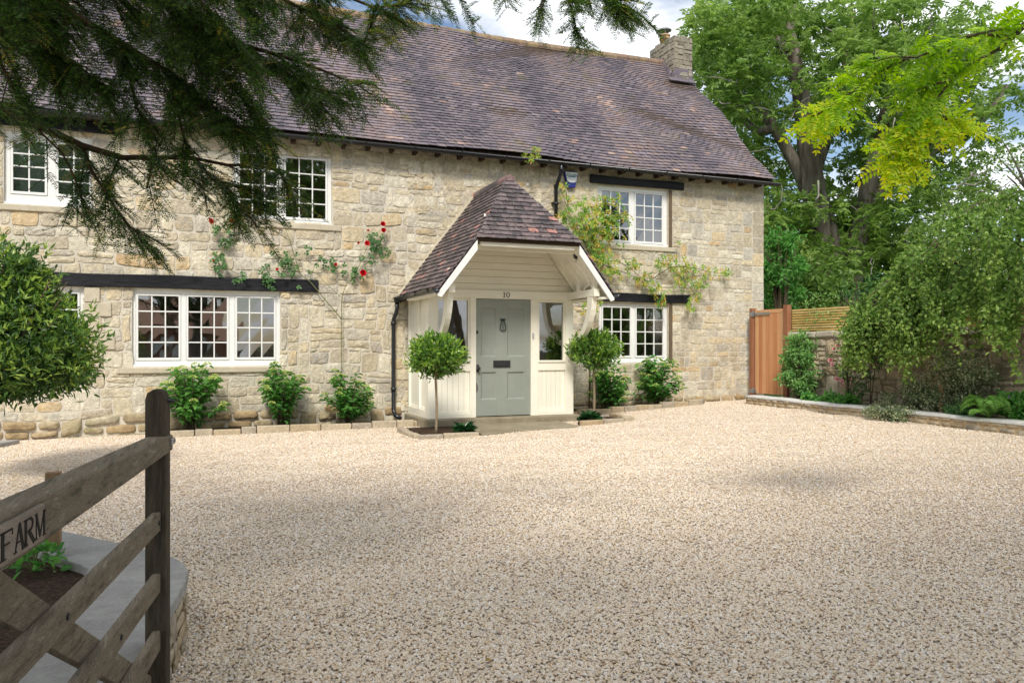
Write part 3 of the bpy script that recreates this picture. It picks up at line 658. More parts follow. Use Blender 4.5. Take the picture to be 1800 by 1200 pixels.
for sd in (-1, 1):       # wall plates carrying the rafters out to the arms
    mb.box((PCX + sd * 1.24 - .05, 11.42, 2.29), (PCX + sd * 1.24 + .05, YD - .014, 2.41))
    mb.box((PCX + sd * 1.24 - .04, 11.46, 2.411), (PCX + sd * 1.24 + .04, 11.54, 2.66)); mb.box((PCX + sd * 1.20 - .03, 11.95, 2.411), (PCX + sd * 1.20 + .03, 12.02, 2.7))
    mb.beam((PCX + sd * 1.24, 11.5, 2.6), (PCX + sd * 1.24, 11.85, 2.42), .05, .05)
    mb.box((PCX + sd * 1.40 - .12, 11.36, 2.245), (PCX + sd * 1.40 + .03, YD + .6, 2.275))
mb.build('soffit', M['cream'], porch, bevel=.003)
for sd in (-1, 1):
    mb = MB(); h = .105
    a, b = rp(sd, EVX + .01, PYF, .035), rp(sd, (APZ - HPZ) / psl, PYF, .035)
    mb.prism([a, b, (b[0], b[1], b[2] - h * 1.5), (a[0] - sd * .06, a[1], a[2] - h * .55), (a[0] - sd * .0, a[1], a[2] - h * .35)], (0, .028, 0)); mb.build('barge_board', M['white'], porch, bevel=.003)
# curved brackets
for sd in (-1, 1):
    mb = MB(); x = PCX + sd * 1.24; n = 12; inn, outr = [], []
    for i in range(n + 1):
        a = math.pi / 2 * i / n; cy, cz = 11.52, 1.50
        # quarter curve from under the arm end to the corner post
        y = 11.50 + (YD - 11.55) * (1 - math.cos(a)) ; zz = 2.29 - .80 * math.sin(a) ** 1.0
        inn.append((x - .045, y, zz)); outr.append((x - .045, y + .17 * (1 - .35 * i / n), zz + .04 * i / n + .0))
    poly = inn + outr[::-1]
    for i in range(n):
        q = [inn[i], inn[i + 1], outr[i + 1], outr[i]]; mb.prism(q, (.09, 0, 0))
    mb.build('bracket', M['cream'], porch)
# porch roof
mb = MB()
rl = math.hypot(EVX, APZ - EVZ)
def pr(x, s, rg): return rg.uniform(0, .95) if rg.random() > .035 else 1.
for sd in (-1, 1):
    v = (sd * EVX / rl, 0, -(APZ - EVZ) / rl); n_ = (sd * (APZ - EVZ) / rl, 0, EVX / rl)
    def ul(d):
        zz = APZ - d / rl * (APZ - EVZ); y0 = PYF if zz < HPZ else PYF + (zz - HPZ) / (APZ - HPZ) * (APY - PYF)
        return (y0, YW + .02)
    tiles(mb, (PCX, 0, APZ), (0, 1, 0), v, n_, rl, ul, .1, .165, .024, .015, 51 + sd, .012, pr, .006)
hl = math.hypot(APY - PYF, APZ - HPZ); hwid = (APZ - HPZ) / psl
tiles(mb, (PCX, APY, APZ), (1, 0, 0), (0, -(APY - PYF) / hl, -(APZ - HPZ) / hl), (0, -(APZ - HPZ) / hl, (APY - PYF) / hl), hl, lambda d: (-hwid * d / hl - .02, hwid * d / hl + .02), .1, .165, .024, .015, 57, .01, pr, .006)
prf = mb.build('porch_roof', M['porch_tile'], porch)
mb = MB()
for sd in (-1, 1):
    P = [rp(sd, EVX, PYF + .02, .012), rp(sd, EVX, YW, .012), rp(sd, 0, YW, .012), rp(sd, 0, APY, .012), rp(sd, hwid, PYF + .02, .012)]
    mb.prism(P, (0, 0, -.05))
mb.prism([(PCX - hwid + .01, PYF + .03, HPZ - .012), (PCX + hwid - .01, PYF + .03, HPZ - .012), (PCX, APY, APZ - .012)], (0, 0, -.05))
mb.build('tile_battens', M['rafter'], prf)
mb = MB(); y = APY - .06
while y < YW - .05:
    a = np.linspace(-.3, math.pi + .3, 9); v = [np.stack([PCX - np.cos(a) * rr, np.full(9, yy), APZ - .05 + np.sin(a) * rr], -1) for yy, rr in ((y, .10), (y + .29, .106))]
    mb.raw(np.vstack(v), [(i, i + 1, 9 + i + 1, 9 + i) for i in range(8)] + [(8, 7, 6, 5, 4, 3, 2, 1, 0)], RNG.random()); y += .3
mb.build('ridge_tiles', M['porch_tile'], prf)
mb = MB()     # mortar fillet against the wall
for sd in (-1, 1): mb.beam(rp(sd, EVX, YW - .04, -.05), rp(sd, 0, YW - .04, -.05), .07, .06)
mb.build('mortar_fillet', M['sill'], prf, bevel=.02)
mb = MB(); halfpipe(mb, (3.40, 11.27, 2.335), (3.40, 13.64, 2.325), .06)
for y in (11.55, 12.25, 12.95): halfpipe(mb, (3.40, y - .014, 2.342), (3.40, y + .014, 2.342), .069)
mb.build('porch_gutter', M['gutter'], porch, True)
mb = MB(); halfpipe(mb, (6.48, 11.29, 2.335), (6.48, 13.64, 2.325), .06); mb.build('porch_gutter', M['gutter'], porch, True)
# side light glass
for a, b in ((3.80, 4.315), (5.615, 6.075)): mb = MB(); mb.raw(A((a, YD + .06, 1.225), (b, YD + .061, 1.225), (b, YD + .062, 2.235), (a, YD + .06, 2.235)), [(0, 1, 2, 3)]); mb.build('glass', M['glass'], porch)
mb = MB(); mb.raw(A((PX0 + .12, 13.75, .3), (PX1 - .12, 13.75, .3), (PX1 - .12, 13.75, 2.6), (PX0 + .12, 13.75, 2.6)), [(0, 1, 2, 3)]); mb.raw(A((PX0 + .1, YD + .14, 2.42), (PX1 - .1, YD + .14, 2.42), (PX1 - .1, 13.74, 2.42), (PX0 + .1, 13.74, 2.42)), [(0, 1, 2, 3)]); mb.build('porch_lining', M['room'], porch)
mb = MB(); mb.box((5.72, 12.9, .3), (5.82, 12.95, 2.2)); mb.build('inner_frame', M['white'], porch)
def text(name, s, loc, rot, size, m, parent, ext=.002, font_scale=1.):
    cu = bpy.data.curves.new(name, 'FONT'); cu.body = s; cu.size = size; cu.extrude = ext; cu.align_x = 'CENTER'; cu.align_y = 'CENTER'
    o = bpy.data.objects.new(name, cu); COL.objects.link(o); o.data.materials.append(m)
    bpy.context.view_layer.update()
    me = bpy.data.meshes.new_from_object(o.evaluated_get(bpy.context.evaluated_depsgraph_get())); bpy.data.objects.remove(o); bpy.data.curves.remove(cu)
    me.transform(Matrix.Translation(Vector(loc)) @ rot.to_4x4()); o = bpy.data.objects.new(name, me); COL.objects.link(o); me.materials.clear(); me.materials.append(m); put(o, parent); return o
RXW = Matrix.Rotation(rad(90), 3, 'X')
# serif digits of the house number, as meshes
mb = MB(); zc, xc, y_ = 2.345, 4.99, YD - .016
mb.box((xc - .052, y_, zc - .045), (xc - .036, y_ + .004, zc + .045)); mb.box((xc - .066, y_, zc - .047), (xc - .022, y_ + .003, zc - .040)); mb.prism([(xc - .064, y_, zc + .03), (xc - .052, y_, zc + .032), (xc - .052, y_, zc + .045)], (0, .003, 0))
ang = np.linspace(0, 2 * math.pi, 25)
for i in range(24):
    a, b = ang[i], ang[i + 1]; w = lambda t: .016 + .0 * t
    f = lambda t, rx, rz: (xc + .025 + rx * math.cos(t), y_, zc + rz * math.sin(t))
    mb.prism([f(a, .034, .047), f(b, .034, .047), f(b, .018, .040), f(a, .018, .040)], (0, .003, 0))
mb.build('house_number', M['number'], porch)
mb = MB(); mb.box((5.47, YD - .012, 1.60), (5.50, YD - .001, 1.70)); mb.box((5.48, YD - .016, 1.64), (5.49, YD - .012, 1.66)); mb.build('doorbell', M['plastic'], porch, bevel=.003)
# door
DX0, DX1, DZ0, DZ1 = 4.449, 5.445, .305, 2.272
mb = MB(); y0 = YD + .035
mb.box((DX0, y0 + .022, DZ0), (DX1, y0 + .05, DZ1))
st = [(DX0, DX0 + .095), (4.825, 5.02), (DX1 - .105, DX1)]
px = [(DX0 + .095, 4.825), (5.02, DX1 - .105)]
pz = [(.58, 1.04), (1.30, 2.12)]
for a, b in st: mb.box((a, y0, DZ0), (b, y0 + .021, DZ1))
for a, b in px:
    for z0, z1 in ((DZ0, pz[0][0]), (pz[0][1], pz[1][0]), (pz[1][1], DZ1)): mb.box((a, y0, z0), (b, y0 + .021, z1))
    for z0, z1 in pz:
        m_ = .022      # bolection mould: sloped strips
        o_ = [(a, z0), (b, z0), (b, z1), (a, z1)]; i_ = [(a + m_, z0 + m_), (b - m_, z0 + m_), (b - m_, z1 - m_), (a + m_, z1 - m_)]
        for q in range(4):
            p1, p2, p3, p4 = o_[q], o_[(q + 1) % 4], i_[(q + 1) % 4], i_[q]
            mb.raw(A((p1[0], y0 + .002, p1[1]), (p2[0], y0 + .002, p2[1]), (p3[0], y0 + .02, p3[1]), (p4[0], y0 + .02, p4[1])), [(0, 1, 2, 3)])
door = mb.build('front_door', M['door'], house, bevel=.002)
mb = MB(); mb.box((4.765, y0 - .012, 1.115), (5.075, y0 - .001, 1.235)); mb.box((4.79, y0 - .018, 1.145), (5.05, y0 - .0125, 1.205)); mb.build('letter_box', M['iron'], door, bevel=.003)
mb = MB(); kx, kz = 4.935, 1.83      # lyre shaped knocker
pts = [(kx - .02 + .02 * 0, kz + .10), (kx - .03, kz + .05), (kx - .05, kz - .02), (kx - .048, kz - .07), (kx - .02, kz - .09), (kx + .02, kz - .09), (kx + .048, kz - .07), (kx + .05, kz - .02), (kx + .03, kz + .05), (kx + .02, kz + .10)]
mb.tube([(a, y0 - .02, b) for a, b in pts], .009, 7); mb.tube([(kx, y0 - .015, kz + .07), (kx, y0 - .022, kz - .06)], .007, 6); mb.beam((kx - .045, y0 - .012, kz + .105), (kx + .045, y0 - .012, kz + .085), .016, .02); mb.beam((kx - .045, y0 - .012, kz + .085), (kx + .045, y0 - .012, kz + .105), .016, .018)
mb.build('knocker', M['verdigris'], door, True)
mb = MB(); mb.box((DX0 + .004, y0 - .012, 1.045), (DX0 + .055, y0 - .001, 1.17)); mb.lathe((DX0 + .03, y0 - .012, 1.10), [(.01, 0), (.01, .03), (.028, .045), (.03, .06), (.015, .072)], 12, .5, (0, -1, 0)); mb.tube([(DX0 + .05, y0 - .03, 1.14), (DX0 + .075, y0 - .035, 1.11), (DX0 + .05, y0 - .03, 1.075)], .006, 6); mb.build('door_lock', M['iron'], door, True)
mb = MB(); mb.lathe((DX0 + .018, y0 - .001, 1.71), [(.026, 0), (.028, .012), (.012, .02)], 12, .5, (0, -1, 0)); mb.build('latch', M['iron'], door, True)
mb = MB(); mb.tube([(DX0 + .01, y0 - .004, .86), (DX0 + .016, y0 - .03, .82), (DX0 + .014, y0 - .03, .75), (DX0 + .006, y0 - .004, .72)], .009, 6); mb.build('door_pull', M['iron'], door, True)

# flagstone before the step
mb = MB(); p = [at_z(820, 752, .17), at_z(851, 764, .16), at_z(1017, 750, .185), at_z(970, 740, .195)]
c = [A(q[0], q[1], .19) for q in p]
c = [A(4.10, 12.255, .195), A(4.03, 10.98, .18), A(5.83, 11.42, .20), A(5.86, 12.255, .205)]
mb.prism(c, (0, 0, -.12)); fl = mb.build('flagstone', M['step'], None, bevel=.012); tag(fl, 'broad worn flagstone lying in the gravel before the front step', 'flagstone')

# alarm box, camera
al = thing('alarm_box', (6.85, 13.76, 4.6), 'white and blue alarm box fixed under the gutter beside the downpipe', 'alarm box')
y_ = 13.68
def face(pts, yy, th, m, nm, bev=.006):
    mb = MB(); mb.prism([(a, yy, b) for a, b in pts], (0, th, 0)); return mb.build(nm, m, al, bevel=bev)
face([(6.70, 4.83), (6.72, 4.85), (6.98, 4.85), (7.0, 4.83), (6.93, 4.55), (6.91, 4.54), (6.79, 4.54), (6.77, 4.55)], y_, .08, M['siren_blue'], 'base')
face([(6.715, 4.83), (6.985, 4.835), (6.947, 4.65), (6.89, 4.632), (6.81, 4.632), (6.755, 4.66)], y_ - .012, .011, M['siren_white'], 'cover', .004)
tx = text('logo', 'Chubb', (6.852, y_ - .0135, 4.775), RXW, .085, M['siren_text'], al, .0008)
tx = None
mb = MB(); mb.box((6.775, y_ - .014, 4.735), (6.93, y_ - .0125, 4.748)); mb.build('underline', M['siren_text'], al)
mb = MB(); q = at_y(1013, 449, 11.62); mb.lathe(q + A(0, 0, .03), [(.045, 0), (.05, -.02), (.05, -.05), (.04, -.075), (.02, -.09)], 14); mb.box((q[0] - .02, q[1] - .02, q[2] + .02), (q[0] + .02, q[1] + .02, q[2] + .10)); mb.lathe(q + A(-.02, -.035, -.03), [(.024, 0), (.022, .02), (.01, .024)], 10, .5, (-.3, -.9, -.2))
tag(mb.build('security_camera', M['gutter'], None, True), 'small black dome camera under the porch roof beside the white barge board', 'camera')

# ------------------------------------------------------------------ beds beside the house
def soil(name, poly, z, parent=None):
    mb = MB(); mb.prism([(x, y, z) for x, y in poly], (0, 0, -.3)); return struct(mb.build(name, M['soil'], parent))
def edging(name, path, h, th, z0f, label, seed):
    """a row of walling stones along a path"""
    mb = MB(); rg = random.Random(seed)
    for (x0, y0), (x1, y1) in zip(path, path[1:]):
        d = math.hypot(x1 - x0, y1 - y0); s = 0
        while s < d - .03:
            w = min(rg.uniform(.22, .5), d - s)
            if d - s - w < .12: w = d - s
            a, b = (s + .006) / d, (s + w - .006) / d; p, q = A(x0 + (x1 - x0) * a, y0 + (y1 - y0) * a, 0), A(x0 + (x1 - x0) * b, y0 + (y1 - y0) * b, 0)
            hh = h * rg.uniform(.8, 1.12); zz = float(z0f((p[0] + q[0]) / 2, (p[1] + q[1]) / 2)); p[2] = q[2] = zz + hh / 2 - .06 + .03
            j = rg.uniform(-.012, .012); p[1] += j; q[1] += j * .5
            mb.beam(p, q, th * rg.uniform(.85, 1.1), hh + .06, r=rg.random()); s += w
    return tag(mb.build(name, M['walling'], None, bevel=.014), label, 'edging')
soil('flower_bed_soil', [(-.4, 13.08), (3.52, 12.98), (3.52, 13.76), (-.4, 13.76)], .145)
edging('bed_edging', [(-.42, 13.55), (-.40, 13.02), (1.5, 12.98), (3.50, 12.86), (3.62, 13.1)], .11, .11, ground_z, 'low stone edging of the flower bed left of the porch', 3)
soil('flower_bed_soil', [(6.3, 13.15), (9.3, 13.2), (9.3, 13.76), (6.3, 13.76)], .27)
edging('bed_edging', [(6.34, 13.0), (7.6, 13.0), (9.5, 13.22), (9.75, 13.5)], .11, .11, ground_z, 'low stone edging of the flower bed under the right windows', 4)
edging('bay_edging', [(3.10, 12.2), (3.06, 11.05), (3.98, 11.0)], .08, .10, ground_z, 'stone edging round the foot of the bay tree left of the door', 5)
soil('planting_soil', [(3.12, 11.08), (4.0, 11.05), (4.06, 12.2), (3.15, 12.2)], .185)
edging('bay_edging', [(5.92, 11.5), (6.95, 11.6), (7.0, 12.4)], .08, .10, ground_z, 'stone edging round the foot of the bay tree right of the door', 6)
soil('planting_soil', [(5.9, 11.55), (6.9, 11.66), (6.9, 12.3), (6.3, 12.25)], .235)
mb = MB(); q = at_z(35, 772, .14); mb.prism([(-4.2, 13.0, .14), (q[0] - .25, q[1] - .62, .14), (q[0], q[1], .14), (-4.2, q[1] + .02, .14)], (0, 0, -.2)); tag(mb.build('stone_slab', M['coping'], None, bevel=.01), 'pale stone slab on the gravel at the foot of the house wall', 'slab')

# ------------------------------------------------------------------ right boundary
XF = 11.05
pl0, pl1 = A(10.33, 12.86), A(9.74, 4.2)
pd = unit(pl1 - pl0); pn = A(pd[1], -pd[0]); pn = pn if pn[0] < 0 else -pn      # towards the drive
PLT, PLB = .50, .18
def pm(s, z, d): return np.stack([pl0[0] + pd[0] * s + pn[0] * d, pl0[1] + pd[1] * s + pn[1] * d, z], -1)
plant_w = thing('raised_bed_wall', (10.1, 9, .2), 'long low stone bed wall with pale coping along the right side of the gravel', 'bed wall')
plen = float(np.linalg.norm(pl1 - pl0))
mb = MB(); I = lambda s, d, z: A(pl0[0] + pd[0] * s + pn[0] * d, pl0[1] + pd[1] * s + pn[1] * d, z)
mb.prism([I(0, 0, PLB - .1), I(plen, 0, PLB - .1), I(plen, -.2, PLB - .1), I(0, -.2, PLB - .1)], (0, 0, PLT - PLB + .06)); mb.build('core', M['wall_joint'], plant_w)
mb = MB(); rubble(mb, pm, 0, plen, [.16, .245, .315, .395, .46], [], (.14, .42), .02, (.008, .02), .05, 0, .012, 61, (5, 4))
rubble(mb, lambda s, z, d: np.stack([pl0[0] - pn[0] * s - pd[0] * d, pl0[1] - pn[1] * s - pd[1] * d, z], -1), 0, .2, [.16, .245, .315, .395, .46], [], (.1, .2), .02, (.008, .02), 0, 0, .01, 62, (5, 4))
mb.build('stone_face', M['walling'], plant_w, True)
mb = MB(); n = 60; s = np.linspace(-.02, plen, n); zt = PLT + .006 * np.sin(s * 2.1) + .004 * np.sin(s * 7); prof = [(.015, -.045), (.02, -.012), (.0, 0.), (-.2, .004), (-.215, -.04)]
v = []
for d_, dz in prof: v.append(np.stack([pl0[0] + pd[0] * s + pn[0] * d_, pl0[1] + pd[1] * s + pn[1] * d_, zt + dz], -1))
gapj = [i for i in range(n - 1) if s[i] < 3.55 < s[i + 1]]
f = [(k * n + i, k * n + i + 1, (k + 1) * n + i + 1, (k + 1) * n + i) for k in range(4) for i in range(n - 1)] + [tuple(k * n for k in range(5)), tuple(k * n + n - 1 for k in range(5))[::-1]]
mb.raw(np.vstack(v), f); mb.build('coping', M['pale_coping'], plant_w, True)
mb = MB(); mb.prism([I(.05, -.2, .43), I(plen, -.2, .43), A(XF, 4.2, .43), A(XF, 12.9, .43)], (0, 0, -.4)); struct(mb.build('raised_bed_soil', M['soil']))
# boundary wall
bw = thing('boundary_wall', (XF + .2, 8, 0), 'rough old stone garden wall behind the raised bed', 'wall')
mb = MB(); mb.box((XF + .02, 1.5, 0), (XF + .38, 12.5, 1.70)); mb.build('core', M['old_mortar'], bw)
mb = MB(); rubble(mb, lambda s, z, d: np.stack([XF + .02 - d, s, z], -1), 1.5, 12.5, rows_between([.35, 1.62], .12, .26, 65), [], (.12, .46), .028, (.012, .042), .25, .35, .045, 66, (8, 6)); mb.build('stonework', M['old_stone'], bw)
mb = MB(); y = 1.5; rg = random.Random(12)
while y < 12.4:
    w = rg.uniform(.35, .6); mb.beam((XF + .2, y + .01, 1.70 + rg.uniform(-.01, .02)), (XF + .2, min(y + w, 12.5), 1.70), .46, .12, r=rg.random()); y += w
mb.build('coping', mat('boundary_coping', [(0, (.52, .46, .37)), (1, (.62, .56, .46))], .95, [(4, .15), (30, .15)], .6, 30, .15, stain=((.28, .25, .18), 1.6, .55, .8)), bw, bevel=.03)
fn = thing('slatted_fence', (XF + .2, 8, 1.77), 'golden horizontal slat fence standing on the old garden wall', 'fence')
ZF0, ZF1 = 1.775, 2.215
mb = MB(); ns = 9; pitch = (ZF1 - ZF0) / ns
for i in range(ns):
    for y0, y1 in ((1.5, 4.0), (4.0, 6.9), (6.9, 9.7), (9.7, 12.42)): mb.box((XF + .05 + .001 * (i % 2), y0 + .004, ZF0 + i * pitch + .005), (XF + .072, y1 - .004, ZF0 + (i + 1) * pitch - .011), RNG.random())
mb.build('slats', M['slat'], fn)
for y in (1.6, 4.0, 6.9, 9.7):
    mb = MB(); mb.box((XF + .074, y - .04, 1.72), (XF + .15, y + .04, 2.2)); mb.build('post', M['slat'], fn)
# cedar gate
gt = thing('cedar_gate', (XF, 13, .4), 'tall orange cedar board gate at the corner of the cottage', 'gate')
mb = MB(); n = 8; y0, y1 = 12.57, 13.46; w = (y1 - y0) / n
for i in range(n): mb.box((XF + .001 * (i % 2), y0 + i * w + .002, .50), (XF + .03, y0 + (i + 1) * w - .002, 2.16), [.95, .7, .3, .55, .4, .75, .2, .85][i])
mb.box((XF - .004, y0, 2.161), (XF + .036, y1, 2.235), .8); mb.box((XF + .031, y0, .6), (XF + .06, y1, .72), .6); mb.box((XF + .031, y0, 1.9), (XF + .06, y1, 2.02), .6)
mb.build('board_panel', M['cedar'], gt, bevel=.002)
for y in (12.44, 13.50):
    mb = MB(); mb.box((XF - .05, y, .2), (XF + .06, y + (.12 if y < 13 else .085), 2.3 if y < 13 else 2.28)); mb.build('gate_post', mat('red_post', [(0, (.25, .1, .05)), (1, (.33, .145, .075))], .65, (20, .15), .15, mapscale=(8, 8, .8), src=3), gt, bevel=.006)
for z_ in (2.13, .52):
    mb = MB(); mb.box((XF - .018, 13.0 if z_ > 1 else 13.42, z_), (XF - .0055, 13.46, z_ + .05)); mb.lathe((XF - .03, 13.49, z_ - .03), [(.022, 0), (.022, .12)], 8); mb.box((XF - .055, 13.47, z_ - .02), (XF - .0055, 13.56, z_ + .07)); mb.build('hinge', M['steel'], gt)

# ------------------------------------------------------------------ field gate in the left foreground
GT = 2.9
gp = at(281, HOR, GT)[:2]                                     # far stile
g0 = A(*gp); gdir = unit(at(0, HOR, 1.497)[:2] - g0)          # runs back towards the camera
gn = A(-gdir[1], gdir[0]); gn = gn if (gn @ A(1, 0)) > 0 else -gn
gate = thing('field_gate', (g0[0], g0[1], 0), 'weathered grey five bar wooden field gate standing open', 'gate')
def G(s, d, z): return A(g0[0] + gdir[0] * s + gn[0] * d, g0[1] + gdir[1] * s + gn[1] * d, z)
def gbox(mb, s0, s1, d0, d1, za0, zb0, za1=None, zb1=None, r=.5):
    za1 = za0 if za1 is None else za1; zb1 = zb0 if zb1 is None else zb1
    v = [G(s0, d0, za0), G(s1, d0, za1), G(s1, d1, za1), G(s0, d1, za0), G(s0, d0, zb0), G(s1, d0, zb1), G(s1, d1, zb1), G(s0, d1, zb0)]
    mb.raw(np.array(v), [(0, 3, 2, 1), (4, 5, 6, 7), (0, 1, 5, 4), (1, 2, 6, 5), (2, 3, 7, 6), (3, 0, 4, 7)], r)
zt_ = lambda y, t: CAM_H - (y - HOR) / FPX * t
PT = zt_(683, GT)
mb = MB(); hw = .036; prof = [(-hw, .08), (hw, .08), (hw, PT - .035), (hw * .7, PT - .01), (hw * .2, PT), (-hw * .3, PT), (-hw * .8, PT - .012), (-hw, PT - .035)]
mb.prism([G(.0, d, z) for d, z in prof], G(.072, 0, 0) - G(0, 0, 0)); mb.build('stile', M['postwood'], gate, bevel=.004)
ZTR = zt_(764, GT)
mb = MB(); gbox(mb, -.012, 2.6, -.034, .043, ZTR - .058, ZTR, ZTR - .092, ZTR + .033); mb.build('top_rail', M['gatewood'], gate, bevel=.006)
for yt, yb_ in ((893, 925), (998, 1030), (1096, 1130), (1195, 1228)):
    mb = MB(); gbox(mb, .066, 2.6, -.012, .016, zt_(yb_, GT), zt_(yt, GT)); mb.build('rail', M['gatewood'], gate, bevel=.004)
mb = MB(); a, b = G(.02, -.027, .20), G(2.2, -.027, 1.42)
mb.beam(a, b, .026, .085); mb.build('brace', M['gatewood'], gate, bevel=.003)
mb = MB(); gbox(mb, -.016, .05, .0435, .05, ZTR - .034, ZTR - .012); gbox(mb, -.018, -.0125, -.036, .05, ZTR - .034, ZTR - .012); mb.lathe(G(.0, .05, ZTR - .022), [(.006, 0), (.005, .004)], 8, .5, (gn[0], gn[1], 0)); mb.build('bracket', M['steel'], gate)
for s_, z_ in ((1.10, zt_(909, GT)), (.62, zt_(1014, GT)), (.10, zt_(909, GT))): mb = MB(); mb.lathe(G(s_, .0165, z_), [(.009, 0), (.009, .003), (.005, .005)], 10, .5, (gn[0], gn[1], 0)); mb.build('bolt', M['iron'], gate)
mb = MB(); mb.lathe(G(.055, .037, PT - .04), [(.008, 0), (.008, .02), (.004, .024)], 8, .5, (gn[0], gn[1], 0)); mb.build('bolt', M['iron'], gate); mb = MB(); mb.lathe(G(.073, .0, .82), [(.009, -.004), (.008, .004)], 8, .5, (gdir[0], gdir[1], 0)); mb.build('bolt', M['iron'], gate)
# sign plate: FARM
def gate_s_at(px, d, top):
    best = min(np.linspace(0, 2.4, 900), key=lambda s: abs(900 + FPX * ((G(s, d, 1) @ RT)) / max(G(s, d, 1) @ FW, .05) - px)); return best
s_end = gate_s_at(80, .0566, 1); s_f = gate_s_at(3, .0566, 1)
sg = MB(); zc_ = ZTR - .026; hh = .036
gbox(sg, s_end, s_end + .75, .0436, .056, zc_ - hh, zc_ + hh); sign = sg.build('name_plate', mat('plate_wood', [(0, (.18, .145, .115)), (1, (.31, .255, .205))], .85, [(30, .2)], .3, 40, .2, src=3, mapscale=(9, 2, 9)), gate, bevel=.003)
# serif letters drawn as strokes in the plate's plane
STROKES = {'F': [((0, 0), (0, 1), .16), ((0, .96), (.55, .96), .07), ((0, .52), (.4, .52), .06), ((-.14, .02), (.18, .02), .05), ((.55, .76), (.55, .98), .05), ((-.14, .97), (.1, .97), .05)],
           'A': [((.04, 0), (.36, 1), .07), ((.36, 1), (.68, 0), .17), ((.14, .34), (.58, .34), .055), ((-.08, .02), (.16, .02), .05), ((.54, .02), (.84, .02), .05)],
           'R': [((0, 0), (0, 1), .16), ((0, .97), (.34, .97), .06), ((.34, .97), (.5, .86), .12), ((.5, .86), (.5, .66), .15), ((.5, .66), (.34, .52), .11), ((.34, .52), (0, .52), .06), ((.22, .52), (.62, 0), .15), ((-.14, .02), (.16, .02), .05), ((.52, .02), (.78, .02), .05), ((-.14, .97), (.1, .97), .05)],
           'M': [((0, 0), (0, 1), .07), ((0, 1), (.42, .06), .16), ((.42, .06), (.82, 1), .07), ((.84, 0), (.84, 1), .17), ((-.13, .02), (.14, .02), .05), ((.68, .02), (1.0, .02), .05), ((-.13, .97), (.1, .97), .05), ((.78, .97), (1.0, .97), .05)]}
lt = MB(); LH = .050; tot = s_f - s_end; adv = tot / 4.05
for i, ch in enumerate('MRAF'):         # from the far end of the plate back towards the camera
    wch = {'M': .84, 'R': .62, 'A': .70, 'F': .55}[ch]; s_right = s_end + .008 + i * adv
    wsc = adv * .80 / wch
    for (x0, z0), (x1, z1), w in STROKES[ch]:
        p, q = G(s_right + (wch - x0) * wsc, .0566, zc_ - LH / 2 + z0 * LH), G(s_right + (wch - x1) * wsc, .0566, zc_ - LH / 2 + z1 * LH)
        vert = abs(z1 - z0) > .3
        lt.beam(p, q, .0012, w * (wsc if vert else LH), (gn[0], gn[1], 0) if False else (np.cross(unit(q - p), A(gn[0], gn[1], 0))))
lt.build('lettering', M['letter'], sign)

# raised planter behind the gate
lp = thing('left_planter', (-.3, 3.9, 0), 'raised stone bed with wide concrete coping behind the field gate', 'planter')
lp.name = 'stone_planter'; WM[lp.name] = Matrix.Translation(lp.location)
ZP = .37
P_ = lambda x, y: at_z(x, y, ZP)[:2]
outer = [A(-1.25, 5.55), P_(100, 930), P_(200, 952), P_(270, 968), P_(305, 978), P_(324, 990), P_(331, 1002), P_(327, 1020), P_(310, 1050), P_(290, 1080), A(-.16, 3.05), A(-.26, 2.35), A(-.4, 1.6)]
inner = [A(-1.4, 5.2), P_(60, 965), P_(105, 983), P_(140, 992), P_(155, 1000), P_(150, 1010), P_(130, 1035), P_(100, 1075), P_(70, 1110), P_(40, 1150), A(-.62, 3.0), A(-.72, 2.35), A(-.86, 1.6)]
mb = MB(); n = len(outer); O, N_ = np.array(outer), np.array(inner)
v = np.vstack([np.c_[O, np.full(n, ZP - .05)], np.c_[O, np.full(n, ZP)], np.c_[N_, np.full(n, ZP + .004)], np.c_[N_, np.full(n, ZP - .12)]])
mb.raw(v, [(k * n + i, k * n + i + 1, (k + 1) * n + i + 1, (k + 1) * n + i) for k in range(3) for i in range(n - 1)]); mb.build('coping', M['coping'], lp, bevel=.006)
seg = np.r_[0, np.cumsum(np.linalg.norm(np.diff(O, axis=0), axis=1))]
tan = unit(np.gradient(O, axis=0)); nor = np.c_[-tan[:, 1], tan[:, 0]]; cen = O.mean(0); sgn = np.sign(((O - N_) * nor).sum(1, keepdims=True)); nor = nor * sgn
def om(s, z, d):
    x, y = np.interp(s, seg, O[:, 0]), np.interp(s, seg, O[:, 1]); nx, ny = np.interp(s, seg, nor[:, 0]), np.interp(s, seg, nor[:, 1])
    return np.stack([x + nx * (d - .012), y + ny * (d - .012), z], -1)
mb = MB(); rubble(mb, om, 0, seg[-1], [-.05, .04, .105, .18, .25, ZP - .05], [], (.1, .28), .016, (.006, .014), .05, 0, .006, 81, (6, 4)); mb.build('stone_face', M['walling'], lp, True)
mb = MB(); k = len(O); Oi = O - nor * .02
mb.raw(np.vstack([np.c_[Oi, np.full(k, -.06)], np.c_[Oi, np.full(k, ZP - .03)]]), [(i, i + 1, k + i + 1, k + i) for i in range(k - 1)]); mb.build('core', M['wall_joint'], lp)
mb = MB(); mb.prism([(*q, ZP - .04) for q in list(inner)] + [(-3.2, 1.6, ZP - .04), (-3.2, 5.2, ZP - .04)], (0, 0, -.2)); struct(mb.build('planter_soil', M['soil']))
mb = MB(); q = at_z(94, 980, ZP - .04); zt2 = CAM_H - (829 - HOR) / FPX * (q @ FW); mb.box((q[0] - .036, q[1] - .03, .2), (q[0] + .036, q[1] + .03, zt2)); tag(mb.build('wooden_stake', M['stakewood'], None, bevel=.004), 'square brown timber post in the planter behind the field gate', 'stake')
